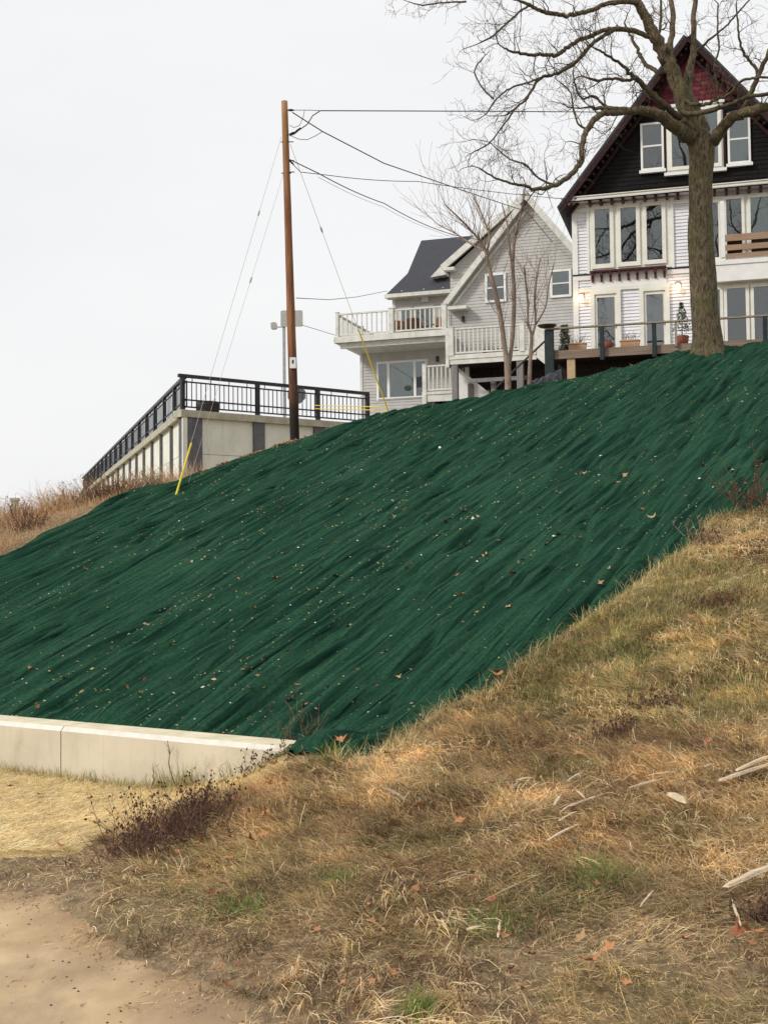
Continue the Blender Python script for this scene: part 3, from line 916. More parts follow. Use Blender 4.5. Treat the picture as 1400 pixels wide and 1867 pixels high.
m_leafdk = mat('conifer_needles', (0.03, 0.05, 0.018), 0.8, c2=(0.07, 0.09, 0.03), scale=20)
m_terra = mat('red_pot', (0.19, 0.06, 0.04), 0.7, c2=(0.29, 0.10, 0.065), scale=6)
m_planter = mat('pine_planter_box', (0.45, 0.27, 0.16), 0.8, c2=(0.56, 0.36, 0.22), scale=6)
def on_deck(px, off, z=0.0):
    u = W.p(px, 650, off)[0]
    return W.o + W.u * u + W.n * off + Vector((0, 0, z - .012))
def leafy(mb, n, cx, cy, z0, z1, rfun, sz):
    for i in range(n):
        z = random.uniform(z0, z1); rr = rfun((z - z0) / (z1 - z0)) * math.sqrt(random.random()); an = random.uniform(0, 6.28)
        c = Vector((cx + rr * math.cos(an), cy + rr * math.sin(an), z))
        a = Vector((random.uniform(-1, 1), random.uniform(-1, 1), random.uniform(-.4, .9))).normalized() * sz
        b = a.orthogonal().normalized() * sz * .35
        mb.add([c - a, c + b, c + a, c - b], [(0, 1, 2, 3)])
for px, wd, lab in ((1053, .48, 'wooden planter box at the left end of the deck'), (1149, .52, 'wooden planter box with bare twigs between the two doors')):
    t = thing('planter_box', lab, 'planter', on_deck(px, DF + .6), -W.t, 'planter boxes on the deck')
    b = MB(); b.box(-wd / 2, wd / 2, -.12, .12, .012, .24); b.box(-wd / 2 - .02, wd / 2 + .02, -.14, .14, .241, .27)
    b.build('box', m_planter, t)
    tw = MB()
    for i in range(22):
        x = random.uniform(-wd / 2 + .05, wd / 2 - .05)
        e = Vector((x + random.uniform(-.2, .2), random.uniform(-.1, .1), random.uniform(.35, .62)))
        tw.tube([(x, 0, .25), (x + (e.x - x) * .4, e.y * .4, .4), e], [.007, .006, .003], 4)
    tw.build('twigs', m_wood_grey, t, kind='stuff')
t = thing('potted_conifer', 'small sparse conifer in a red pot left of the big trunk', 'potted plant', on_deck(1244, DF + .3), -W.t)
MB().lathe([(.12, .0), (.16, .02), (.19, .25), (.17, .26)], 0, 0, 16).build('pot', m_terra, t, smooth=True)
MB().tube([(0, 0, .22), (.01, 0, .8), (0, 0, 1.2)], [.02, .014, .005], 6).build('stem', m_wood_grey, t)
lf = MB(); leafy(lf, 300, 0, 0, .4, 1.2, lambda q: .26 * (1 - q) + .03, .05); lf.build('foliage', m_leafdk, t, kind='stuff')
t = thing('spiral_topiary', 'dark narrow evergreen by the wall at the left end of the deck', 'plant', on_deck(1030, DF + .7), -W.t)
MB().lathe([(.10, .0), (.13, .2), (.12, .21)], 0, 0, 12).build('pot', m_metal_dark, t, smooth=True)
MB().tube([(0, 0, .2), (0, 0, .75)], .012, 5).build('stem', m_wood_grey, t)
lf = MB(); leafy(lf, 500, 0, 0, .12, .85, lambda q: .19 - .08 * q, .05); lf.build('foliage', m_leafdk, t, kind='stuff')
t = thing('red_ball_pot', 'small round red pot on the deck in front of the left door', 'pot', on_deck(1109, DF + .3))
MB().lathe([(.05, .012), (.12, .05), (.15, .13), (.12, .22), (.06, .26)], 0, 0, 16).build('pot', m_terra, t, smooth=True)

# ------------------------------------------------------------------ grey house
G = Frame(658, 760, 49.0, 18.0)
gh = thing('grey_house', 'grey lap sided house with steep gable, dark roof and white trim', 'house', G.o, -G.t)
P = G.p
gb = -3.0
uc = P(822, 600)[0]                        # where the gable wall begins
uR = P(1062, 600)[0] + 1.5
zAp = P(961, 362)[1]; uAp = P(961, 362)[0]
zsh = P(822, 492)[1]                       # shallow eave height at left corner
zrR = P(1046, 459)[1]
urk = P(1046, 459)[0]
gsl = (zAp - zrR) / (urk - uAp)
# gable wall polygon
wl_ = lambda z: uc if z < zsh else uc + (z - zsh) * (uAp - uc) / (zAp - zsh)
wr_ = lambda z: uR if z < zAp - gsl * (uR - uAp) else uAp + (zAp - z) / gsl
bd = MB()
zRR = zAp - gsl * (uR - uAp)
bd.prism([(uc, gb), (uR, gb), (uR, zRR), (uAp, zAp - .02), (uc, zsh)], 0.0, 10)
bd.build('wall', m_siding_g, gh)
s_ = MB(); siding(s_, -.6, zAp - .1, wl_, wr_, 0.125, 0.0, .02); s_.build('lap_siding', m_siding_g, gh, kind='stuff')
# lower left wing
wing_top = P(740, 612)[1] - .25
MB().box(0, uc, 0.001, 8, gb, wing_top).build('wall', m_siding_g, gh)
s_ = MB(); siding(s_, -.6, wing_top, C(0), C(uc), .125, 0.0, .02); s_.build('lap_siding', m_siding_g, gh, kind='stuff')
for u in (0, uc - .0):
    MB().box(u - .01, u + .10, -.035, 0.0, -1, wing_top - .005).build('corner_board', m_white_g, gh)
# upper set-back wall of the wing
SB = 2.6
e0, ez = P(703, 538, SB - .4); 
u1w = P(716, 560, SB)[0]
MB().box(u1w, uc, SB, 8, wing_top, ez + .02).build('upper_wall', m_siding_g, gh)
s_ = MB(); siding(s_, wing_top, ez, C(u1w), C(uc), .125, SB, .02); s_.build('lap_siding', m_siding_g, gh, kind='stuff')
MB().box(u1w - .01, u1w + .12, SB - .035, SB - .021, wing_top, ez).build('corner_board', m_white_g, gh)
# patio doors behind the balcony rail
for x0, x1, mm in ((728, 752, m_curt_teal), (755, 792, m_dark)):
    a, b = P(x0, 580, SB)[0], P(x1, 580, SB)[0]
    window(gh, a, b, wing_top + .1, wing_top + 2.0, SB - .022, .07, m_white_g, back=mm, depth=.05)
# wing roof with flared eave
rz0 = P(768, 438, SB + 3.4); rmid = P(743, 498, SB + .9)
rf = MB()
xl0, xl1, xl2 = e0, P(743, 498, SB + .9)[0], P(768, 438, SB + 3.4)[0]
zz0, zz1, zz2 = ez + .02, rmid[1], rz0[1]
xr_ = uAp - .2
th = .12
pv = [(xl0, SB - .4, zz0), (xr_, SB - .4, zz0), (xl1 , SB + .9, zz1), (xr_, SB + .9, zz1), (xl2, SB + 3.4, zz2), (xr_, SB + 3.4, zz2), (xl2, 9.6, zz2 - 1.4), (xr_, 9.6, zz2 - 1.4)]
pv2 = [(x, y, z - th) for x, y, z in pv]
rf.add(pv + pv2, [(0, 1, 3, 2), (2, 3, 5, 4), (4, 5, 7, 6), (8, 10, 11, 9), (10, 12, 13, 11), (12, 14, 15, 13), (0, 8, 9, 1), (0, 2, 10, 8), (2, 4, 12, 10), (4, 6, 14, 12), (1, 9, 11, 3), (3, 11, 13, 5)])
roof_w = rf.build('roof', m_roof, gh)
gw = MB(); gw.prism([(xl0 - .02, zz0 - .16), (P(822, 530, SB - .4)[0], zz0 - .16), (P(822, 530, SB - .4)[0], zz0 - .005), (xl0 - .02, zz0 - .005)], SB - .52, SB - .401)
gw.build('gutter', m_white_g, gh)
MB().box(xl0, uc, SB - .4, SB - .0, zz0 - .15, zz0 - .121).build('soffit', m_white_g, gh)
# snow guards and vent triangle
for px in (733, 773, 808):
    u, z = P(px, 530, SB - .2)
    MB().box(u - .03, u + .03, SB - .25, SB - .2, zz0 + .06, zz0 + .16).build('snow_guard', m_white_g, roof_w)
a = P(788, 508, SB + .2); b = P(816, 503, SB + .2); c = P(812, 488, SB + .2)
MB().prism([a, b, c, (c[0] - .15, c[1])], SB - .1, SB + .6).build('roof_dormer', m_white_g, gh)
a = P(776, 545, SB); MB().box(a[0] - .14, a[0] + .14, SB - .12, SB - .022, a[1] - .14, a[1] + .12).build('wall_light', m_white_g, gh)
# gable roof: steep front rake, shallow rear rake
def gslope(x0, z0_, x1, z1_, y0, y1, th, nm, m_):
    mb = MB(); slope(mb, x0, z0_, x1, z1_, y0, y1, th); return mb.build(nm, m_, gh)
sh0 = P(806, 489, -.3)
gslope(sh0[0], sh0[1], uAp, zAp, -.30, 10, .13, 'roof', m_roof)
gslope(uAp, zAp, uR + .3, zRR - .3 * gsl, -.30, 10, .13, 'roof', m_roof)
for (xa, zaa, xb, zbb) in ((sh0[0], sh0[1], uAp, zAp), (uAp, zAp, uR + .3, zRR - .3 * gsl)):
    gslope(xa, zaa - .035, xb, zbb - .035, -.298, -.022, .033, 'soffit', m_white_g)
def rake_bar(A, B, w_, h, name='rake_board', m_=m_white_g):
    return MB().bar(A, B, w_, h).build(name, m_, gh)
rake_bar((sh0[0], -.33, sh0[1] + .02), (uAp, -.33, zAp + .06), .05, .24)
rake_bar((uAp, -.334, zAp + .06), (uR, -.334, zRR + .02), .05, .24)
st = P(811, 556, -.3)
ust = P(950, 374, -.3)
# steep near rake: small roof slab + boards
q = MB(); q.bar((st[0], -.17, st[1]), (ust[0], -.17, ust[1]), .28, .11); q.build('rake_roof', m_white_g, gh)
q = MB(); q.bar((st[0], -.335, st[1] + .02), (ust[0], -.335, ust[1] + .02), .05, .21); q.build('rake_board', m_white_g, gh)
q = MB(); q.bar((st[0] + .16, -.045, st[1] - .13), (ust[0] + .16, -.045, ust[1] - .13), .05, .10); q.build('rake_trim', m_white_g, gh)
a = P(818, 566, -.3); b = P(852, 557, -.3)
MB().box(a[0], b[0], -.5, -.02, a[1], a[1] + .13).build('eave_return', m_white_g, gh)
MB().box(sh0[0] + .05, uc + .25, -.36, -.02, sh0[1] - .10, sh0[1] + .02).build('eave_return', m_white_g, gh)
# windows in the gable
for (x0, y0, x1, y1), mz in (((885, 497, 923, 552), 524), ((1003, 490, 1042, 543), 517)):
    a = P(x0, (y0 + y1) / 2)[0]; b = P(x1, (y0 + y1) / 2)[0]; z1 = P((x0 + x1) / 2, y0 + 1)[1]; z0 = P((x0 + x1) / 2, y1 - 1)[1]
    wn = window(gh, a, b, z0, z1, -.021, .09, m_white, back=m_blind, muntin=(z0 + z1) / 2, glass=G_PANE, depth=.06)
    MB().box(a + .09, b - .09, -.039, -.034, (z0 + z1) / 2 + .03, z1 - .09).build('blind', m_curt_pale, wn)
# picture window, lower wing: three lights
z1 = P(732, 659)[1]; z0 = P(732, 726)[1]
us_ = [P(x, 690)[0] for x in (689, 709, 757, 779)]
MB().box(us_[0] - .05, us_[3] + .05, -.03, -.0215, z0 - .05, z1 + .05).build('window_trim', m_white, gh)
for i in range(3):
    wn = window(gh, us_[i], us_[i + 1], z0, z1, -.031, .055, m_white, back=m_curt_teal if i == 1 else m_blind, glass=G_PANE, depth=.05)
# small wall fittings
for (px, py) in ((845, 582), (798, 655), (1033, 614)):
    u, z = P(px, py); MB().box(u - .05, u + .05, -.09, -.021, z - .1, z + .12).build('wall_fitting', m_metal_dark, gh)
# downpipe at the join
u = P(818, 600)[0]; MB().box(u - .04, u + .04, -.10, -.022, wing_top - 1.0, P(818, 568)[1]).build('downpipe', m_white_g, gh)

# --- upper left deck of the grey house
DF1 = -1.5
ul1 = P(611, 612, DF1)[0]; ur1 = P(812, 596, DF1)[0]; zf = P(700, 609, DF1)[1]
d1 = thing('balcony_deck', 'white railed balcony deck over the left wing of the grey house', 'deck', G.o, -G.t)
MB().box(ul1, ur1, DF1, SB - .05, zf - .12, zf).build('deck_floor', m_wood_grey, d1)
MB().box(ul1 - .03, ur1 + .02, DF1 - .04, DF1 - .002, zf - .22, zf + .02).build('fascia_board', m_white_g, d1)
MB().box(ul1 + .15, ur1, DF1 + .15, DF1 + .3, zf - .42, zf - .125).build('beam', m_white_g, d1)
MB().box(ul1 - .04, ul1 - .002, DF1 - .04, 4.6, zf - .22, zf + .02).build('fascia_board', m_white_g, d1)
MB().add([(ul1 + .02, DF1 + .05, zf - .23), (ur1, DF1 + .05, zf - .23), (ur1, .0, zf - .45), (0.05, 0, zf - .45)], [(0, 3, 2, 1)]).build('soffit', m_white_g, d1)
MB().add([(ul1 + .02, DF1 + .05, zf - .23), (0.05, 0, zf - .45), (0.05, 4.6, zf - .45), (ul1 + .02, 4.6, zf - .23)], [(0, 3, 2, 1)]).build('soffit', m_white_g, d1)
MB().box(ul1, .05, SB - .04, 4.6, zf - .12, zf).build('deck_floor', m_wood_grey, d1)
um = P(713, 580, DF1)[0]
railing(d1, (ul1 + .08, DF1 + .06), (um, DF1 + .06), zf, .93, m_white_g, 'g1', posts=2, spacing=.19, bw=.045, post_w=.13)
railing(d1, (um, DF1 + .06), (ur1 - .05, DF1 + .06), zf, .93, m_white_g, 'g1', posts=2, spacing=.19, bw=.045, post_w=.20, skip_ends=(False, False))
railing(d1, (ul1 + .08, DF1 + .06), (ul1 + .08, 4.5), zf, .93, m_white_g, 'g1', posts=3, spacing=.25, bw=.045, post_w=.13, skip_ends=(True, False))
railing(d1, (ul1 + .08, 4.5), (u1w, 4.5), zf, .93, m_white_g, 'g1', posts=2, spacing=.25, bw=.045, post_w=.13, skip_ends=(True, True))
# patio chairs seen through the balusters
m_brown = mat('brown_wicker', (0.06, 0.03, 0.02), 0.8, c2=(0.12, 0.06, 0.035), scale=25)
m_rust = mat('rust_cushion', (0.17, 0.075, 0.04), 0.8, c2=(0.26, 0.12, 0.07), scale=8)
def chair(px, off, rz, z, lab, mm, fr):
    u = fr.p(px, 590, off)[0]
    t = thing('patio_chair', lab, 'chair', fr.o + fr.u * u + fr.n * off + Vector((0, 0, z)), rz, 'patio chairs on the balcony')
    MB().cbox(-.27, .27, -.25, .27, .38, .46, .03).build('seat', mm, t)
    MB().bar((0, .25, .45), (0, .38, 1.0), .54, .06, up=Vector((0, 1, 0))).build('backrest', mm, t)
    lg = MB().box(-.025, .025, -.025, .025, 0.001, .379).mesh('leg', m_brown)
    for x in (-.24, .24):
        for y in (-.22, .24):
            o = link('leg', lg, t); o.location = (x, y, 0)
        MB().box(x - .03, x + .03, -.24, .27, .6, .64).build('armrest', m_brown, t)
    return t
chair(733, .6, .4, zf, 'rust coloured patio chair behind the balcony balusters by the middle post', m_rust, G)
chair(758, .9, 2.6, zf, 'dark wicker patio chair in the middle of the balcony deck', m_brown, G)
chair(778, .8, 1.2, zf, 'dark wicker patio chair right of the balcony centre', m_brown, G)
chair(803, .5, -.3, zf, 'rust backed patio chair at the right end of the balcony', m_rust, G)

# --- middle deck of the grey house, raised on posts
DF2 = -3.0
d2 = thing('raised_deck', 'raised white railed deck on grey posts before the grey gable', 'deck', G.o, -G.t)
a2 = P(818, 640, DF2)[0]; b2 = P(953, 640, DF2)[0]; c2_ = P(978, 640, DF2)[0]
zt2 = P(885, 645, DF2)[1]; zb2 = P(885, 661, DF2)[1]; zr2 = P(885, 596, DF2)[1]
MB().box(a2, c2_ + 1.2, DF2 + .0, -.05, zb2 + .05, zt2 - .02).build('deck_floor', m_wood_grey, d2)
MB().box(a2 - .02, c2_, DF2 - .05, DF2 - .002, zb2, zb2 + (zt2 - zb2) * .55).build('fascia_board', m_white_g, d2)
MB().box(a2 - .02, c2_, DF2 - .08, DF2 - .002, zb2 + (zt2 - zb2) * .56, zt2 + .02).build('fascia_board', m_white_g, d2)
railing(d2, (a2 + .12, DF2 - .02), (b2, DF2 - .02), zt2, zr2 - zt2, m_white_g, 'g2', posts=2, spacing=.165, bw=.05, post_w=.18)
MB().cbox(a2 - .1, a2 + .03, DF2 - .1, DF2 + .2, zb2 - .1, zr2 + .05, .01).build('corner_post', m_white_g, d2)
railing(d2, (b2, DF2 - .02), (c2_, DF2 - .02), zt2, zr2 - zt2, m_white_g, 'g2', posts=2, spacing=.2, bw=.05, post_w=.09, skip_ends=(True, False))
# boarded stair side coming forward to the neighbouring deck
S0 = Vector((c2_, DF2, 0)); e = P(998, 640, DF2 - 3.6)
S1 = Vector((e[0], DF2 - 3.6, 0))
zz = P(998, 598, DF2 - 3.6)[1]; zzb = P(998, 668, DF2 - 3.6)[1]
nbd = 6
for i in range(nbd):
    f0 = i / nbd; f1 = (i + 1) / nbd - .012
    lo0, hi0 = zt2 - .25, zr2; lo1, hi1 = zzb, zz
    p0 = lo0 + (hi0 - lo0) * f0; p1 = lo0 + (hi0 - lo0) * f1; q0 = lo1 + (hi1 - lo1) * f0; q1 = lo1 + (hi1 - lo1) * f1
    mb = MB(); mb.add([(S0.x, S0.y, p0), (S1.x, S1.y, q0), (S1.x, S1.y, q1), (S0.x, S0.y, p1), (S0.x + .04, S0.y, p0), (S1.x + .04, S1.y, q0), (S1.x + .04, S1.y, q1), (S0.x + .04, S0.y, p1)], [(0, 1, 2, 3), (7, 6, 5, 4), (0, 4, 5, 1), (3, 2, 6, 7), (0, 3, 7, 4), (1, 5, 6, 2)])
    mb.build('side_board', m_white_g, d2)
gp = mat('grey_timber_post', (0.16, 0.15, 0.155), 0.85, c2=(0.25, 0.24, 0.24), scale=5, stretch=(4, 4, .5))
for px, top, w_, off in ((829, zb2 - .005, .11, DF2), (948, zb2 - .005, .12, DF2), (857, P(857, 699, DF2 + .5)[1], .09, DF2 + .5), (899, P(899, 691, DF2 + .5)[1], .09, DF2 + .5)):
    u = P(px, 700, off)[0]; MB().cbox(u - w_, u + w_, off - .02, off + .2, gb, top, .01).build('support_post', gp, d2)
za_, zb_ = P(900, 690, DF2 + .5)[1], P(900, 697, DF2 + .5)[1]
MB().box(P(857, 690, DF2 + .5)[0], P(962, 690, DF2 + .5)[0], DF2 + .22, DF2 + .3, zb_, za_).build('cross_beam', gp, d2)
# added boarding, coloured near-black in place of the deep shade beneath
MB().box(P(842, 690, DF2 + 1)[0], c2_ + 3.5, DF2 + 1.5, DF2 + 1.6, gb, zb2 + .04).build('underdeck_shade_board', m_shadowwood, d2)
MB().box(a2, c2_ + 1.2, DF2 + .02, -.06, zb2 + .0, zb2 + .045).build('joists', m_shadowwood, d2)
t = thing('bench_low', 'low dark bench behind the railing of the raised deck', 'bench', G.o + G.u * P(912, 640, -1.6)[0] + G.n * -1.6 + Vector((0, 0, zt2 - .02)), -G.t)
MB().box(-.7, .7, -.2, .2, .36, .42).build('seat', m_metal_dark, t)
for x in (-.6, .6): MB().box(x - .04, x + .04, -.18, .18, .001, .359).build('leg', m_metal_dark, t)

# --- lower landing with its own railing
DF3 = -2.2
d3 = thing('lower_landing', 'small white railed landing under the raised deck beside the picture window', 'deck', G.o, -G.t)
a3 = P(771, 700, DF3)[0]; b3 = P(824, 700, DF3)[0]; zt3 = P(795, 712, DF3)[1]; zr3 = P(795, 667, DF3)[1]; zb3 = P(795, 732, DF3)[1]
e3 = P(892, 720, DF3)[0]
MB().box(a3, e3, DF3, -.05, zb3 + .1, zt3 - .1).build('deck_floor', m_wood_grey, d3)
MB().box(a3 - .02, b3 + .3, DF3 - .05, DF3 - .002, zb3, zb3 + .26).build('fascia_board', m_white_g, d3)
MB().box(a3 - .02, b3 + .3, DF3 - .08, DF3 - .002, zb3 + .27, zt3 - .05).build('fascia_board', m_white_g, d3)
railing(d3, (a3 + .08, DF3 - .02), (b3 + .6, DF3 - .02), zt3 - .06, zr3 - zt3 + .06, m_white_g, 'g3', posts=2, spacing=.165, bw=.05, post_w=.16, post_drop=.45)
a = P(836, 670, DF3 - .1); b = P(893, 722, DF3 - .1)
MB().prism([(a[0], b[1] - .1), (b[0] + .15, b[1] - .1), (b[0], b[1] + .1), (a[0], a[1])], DF3 - .12, DF3 - .05).build('stair_side', m_white, d3)
MB().box(P(777, 735, DF3)[0], P(777, 735, DF3)[0] + .18, DF3 + .02, DF3 + .2, gb, zb3 + .09).build('support_post', gp, d3)
MB().box(P(785, 735, DF3)[0], e3, DF3 + .6, DF3 + .7, gb, zb3 + .09).build('underdeck_shade_board', m_shadowwood, d3)  # near-black sheet stands for the shade below the landing
# dark netting heap by the stair
t = thing('netting_heap', 'heap of dark netting on the slope below the stair side', 'netting', at(985, 695, 29.6))
nm_ = MB()
pts = []
random.seed(12)
vs = []; fs = []
nx, ny = 16, 8
for j in range(ny):
    for i in range(nx):
        x = -.35 + .85 * i / (nx - 1); y = -.3 + .6 * j / (ny - 1)
        hh = (.30 + .35 * i / (nx - 1)) * max(0, 1 - (y / .3) ** 2) ** .5
        vs.append((x, y, -.35 + hh + random.uniform(-.04, .04)))
for j in range(ny - 1):
    for i in range(nx - 1):
        fs.append((j * nx + i, j * nx + i + 1, (j + 1) * nx + i + 1, (j + 1) * nx + i))
nm_.add(vs, fs).build('netting', m_metal_dark, t)
# ================================================================== PANEL WALL WITH BLACK RAILING (left)
random.seed(21)
cz = at(333, 747, 37.0).z
Cn = at(333, 747, 37.0)
Rt = at_z(640, 771, cz)
Lt = at_z(183, 872, cz)
def dirang(a, b):
    d = b - a; return math.atan2(d.y, d.x), Vector((d.x, d.y, 0)).length
angR, LR = dirang(Cn, Rt)
angL, LL = dirang(Cn, Lt)
LR += 1.6
LL += 15
pw_ = thing('panel_wall', 'pale precast panel retaining wall with grey pilasters and concrete cap', 'wall', (Cn.x, Cn.y, 0), angR)
CAPH = 0.22
PH = [-3.9, -2.72, -1.32]         # joint levels below the cap
def panels(parent, Lr, bays, ang_rel, side, depth=0.25, pil=0.62, thick=True):
    """bays: list of (start, end) between pilasters along local x of a wing"""
    rot = Matrix.Rotation(ang_rel, 4, 'Z')
    def put(name, mb, m):
        o = mb.build(name, m, parent); o.matrix_local = rot; return o
    for (a, b) in bays:
        zt = cz - CAPH
        lv = [zt, zt - 1.12, zt - 2.42, zt - 3.9]
        for k in range(3):
            put('concrete_panel', MB().box(a + .01, b - .01, 0.06 * side if side > 0 else -.2, .2 if side > 0 else -.06, lv[k + 1] + .015, lv[k] - .0), m_conc)
    put('panel_joint_backing', MB().box(0.02, Lr, .07 if side > 0 else -.3, .3 if side > 0 else -.07, cz - 4.2, cz - CAPH - .001), m_conc_dk)
    put('wall_cap', MB().box(-.10 if side > 0 else .3, Lr, -.10 if side > 0 else -.45, .45 if side > 0 else .10, cz - CAPH, cz), m_conc_cap)
    return put
def alongR(px, py=800):
    # distance along the right wing at a photo column
    d = ray(px, py); n = Vector((math.sin(angR), -math.cos(angR), 0))
    t = (Cn - EYE).dot(n) / d.dot(n); q = EYE + d * t
    return (q - Cn).dot(Vector((math.cos(angR), math.sin(angR), 0)))
p1 = [0.0] + [alongR(x) for x in (368, 463, 482, 573, 592)]
pil = [(0.0, p1[1]), (p1[2], p1[3]), (p1[4], p1[5])]
bays = [(p1[1], p1[2]), (p1[3], p1[4]), (p1[5], LR)]
put = panels(pw_, LR, bays, 0, 1)
for a, b in pil:
    put('pilaster', MB().box(a, b, -.04, .2, cz - 4.1, cz - CAPH - .002), m_conc_dk)
MB().box(-.03, .13, -.06, .0, cz - 4.1, cz - CAPH - .002).build('corner_strip', m_conc, pw_)
step = 2.5
nb_ = int(LL / step)
bl_ = [(i * step + .20, (i + 1) * step) for i in range(nb_)]
put = panels(pw_, LL, bl_, angL - angR, -1)
for i in range(nb_ + 1):
    put('pilaster', MB().box(i * step + (.15 if i == 0 else 0), i * step + .20, -.1, .03, cz - 4.1, cz - CAPH - .002), m_conc_dk)
rl = thing('black_railing', 'black metal railing with thin balusters along the panel wall top', 'railing', (Cn.x, Cn.y, cz), angR)
RH = 1.08
balm = MB().box(-.011, .011, -.011, .011, 0, .74).mesh('baluster', m_metal_dark)
postm = MB().cbox(-.065, .065, -.065, .065, 0.002, RH - .051, .01).mesh('post', m_metal_dark)
footm = MB().box(-.12, .12, -.12, .12, 0.0005, .02).mesh('post_foot', m_galv)
def fence(L, stations, rel, yo, bsp, blmax=400):
    rot = Matrix.Rotation(rel, 4, 'Z')
    def put(o, loc=(0, 0, 0)):
        o.matrix_local = rot @ Matrix.Translation(Vector(loc)); return o
    put(MB().box(-.08 if rel == 0 else .1, L, yo - .06, yo + .06, RH - .05, RH + .05).build('top_rail', m_metal_dark, rl))
    for z in (.90, .34, .12):
        put(MB().box(.0, L, yo - .02, yo + .02, z - .022, z + .022).build('rail', m_metal_dark, rl))
    for s in stations:
        o = put(link('post', postm, rl), (s, yo, 0)); f = link('post_foot', footm, o)
    n = int(L / bsp)
    for i in range(n):
        if any(abs(i * bsp - s) < .07 for s in stations): continue
        put(link('baluster', balm, rl), (i * bsp + .05, yo, .142))
    m = int(L / (bsp * 4))
    for i in range(m):
        put(MB().box(-.01, .01, -.01, .01, .922, RH - .051).build('short_baluster', m_metal_dark, rl), (i * bsp * 4 + .4, yo, 0))
LRf = alongR(676, 730)
fence(LRf, [.06, alongR(473, 730), alongR(583, 730), LRf - .06], 0, .12, .165)
fence(LL, [2.5 * i for i in range(1, int(LL / 2.5) + 1)], angL - angR, -.12, .30)
# barrel behind the railing
q = Cn + Vector((math.cos(angR), math.sin(angR), 0)) * alongR(396, 740) + Vector((-math.sin(angR), math.cos(angR), 0)) * .6
t = thing('plant_tub', 'brown and dark round tub on the wall top behind the railing corner', 'tub', (q.x, q.y, cz))
# the promenade deck behind the wall
dkm = mat('promenade_concrete', (0.30, 0.29, 0.26), 0.9, var=.15, scale=3)
dLv = Vector((math.cos(angL), math.sin(angL), 0)); dRv = Vector((math.cos(angR), math.sin(angR), 0))
c0 = Cn + dLv * .4 + dRv * .4
pv = [c0, Cn + dRv * (LR + 3) + dLv * .4, Cn + dRv * 12 + dLv * LL, Cn + dLv * LL + dRv * .4]
pm = MB().add([(p.x, p.y, cz - .03) for p in pv] + [(p.x, p.y, cz - .4) for p in pv], [(0, 1, 2, 3), (7, 6, 5, 4), (0, 4, 5, 1), (1, 5, 6, 2), (2, 6, 7, 3), (3, 7, 4, 0)])
pm.build('promenade_pavement', dkm, kind='structure')
MB().lathe([(.30, -.028), (.36, .05), (.37, .38), (.34, .40), (.30, .36)], 0, 0, 20).build('tub', m_brown, t, smooth=True)
MB().lathe([(.372, .14), (.38, .16), (.38, .30), (.374, .32)], 0, 0, 20).build('band', m_metal_dark, t)

# ------------------------------------------------------------------ utility pole
m_pole = mat('creosoted_pole', (0.15, 0.06, 0.03), 0.85, c2=(0.36, 0.165, 0.08), scale=3.5, stretch=(6, 6, .35), bump=.6, bscale=14, detail=8)
def pole_gradient(m):
    n = m.node_tree.nodes; l = m.node_tree.links; b = n['Principled BSDF']
    src = b.inputs['Base Color'].links[0].from_socket
    tc = n.new('ShaderNodeTexCoord'); sx = n.new('ShaderNodeSeparateXYZ'); l.new(tc.outputs['Object'], sx.inputs[0])
    nz = n.new('ShaderNodeTexNoise'); nz.inputs['Scale'].default_value = .9
    ad = n.new('ShaderNodeMath'); ad.operation = 'MULTIPLY_ADD'; ad.inputs[1].default_value = 2.2; 
    l.new(tc.outputs['Object'], nz.inputs['Vector']); l.new(nz.outputs['Fac'], ad.inputs[0]); l.new(sx.outputs[2], ad.inputs[2])
    mr = n.new('ShaderNodeMapRange'); mr.inputs[1].default_value = 1.6; mr.inputs[2].default_value = 3.6; mr.inputs[3].default_value = 0; mr.inputs[4].default_value = 1
    l.new(ad.outputs[0], mr.inputs[0])
    m1 = n.new('ShaderNodeMix'); m1.data_type = 'RGBA'; m1.inputs[6].default_value = (.020, .012, .010, 1)
    l.new(mr.outputs[0], m1.inputs[0]); l.new(src, m1.inputs[7])
    mr2 = n.new('ShaderNodeMapRange'); mr2.inputs[1].default_value = 6.6; mr2.inputs[2].default_value = 9.8; mr2.inputs[3].default_value = 0; mr2.inputs[4].default_value = .75
    l.new(ad.outputs[0], mr2.inputs[0])
    m2 = n.new('ShaderNodeMix'); m2.data_type = 'RGBA'; m2.inputs[7].default_value = (.42, .25, .11, 1)
    l.new(mr2.outputs[0], m2.inputs[0]); l.new(m1.outputs[2], m2.inputs[6])
    l.new(m2.outputs[2], b.inputs['Base Color'])
pole_gradient(m_pole)      # tar-dark butt, bleached top: the timber's own colour
YP = 28.6
pb = at(537.5, 806, YP); ptp = at(518.5, 184, YP)
pb0 = pb - (ptp - pb) * .06
up_ = thing('utility_pole', 'tall leaning wooden utility pole with dark base at the blanket top edge', 'utility pole', pb)
n = 24
pts = [pb0 - pb + (ptp - pb0) * (i / n) for i in range(n + 1)]
rad = [0.117 - .040 * i / n for i in range(n + 1)]
MB().tube(pts, rad, 14, jit=.02).build('pole', m_pole, up_, smooth=True)
def pp(px, py, dy=0):
    return at(px, py, YP + dy)
a = pp(534, 662, -.14) - pb
MB().cbox(-.075, .075, -.012, .012, -.12, .14, .003).build('tag', m_white, up_, loc=a)
MB().box(-.02, .02, -.004, -.0, -.04, .05).build('tag_mark', m_metal_dark, up_, loc=a + Vector((0, -.0125, .03)))
for (x, y) in ((524, 200), (525, 245), (526, 258), (527, 292), (528, 313), (521, 258), (522, 315)):
    p = pp(x, y, -.05) - pb; MB().tube([Vector((-.12, 0, 0)), Vector((.12, 0, 0))], .012, 6).build('bolt', m_metal_dark, up_, loc=p)
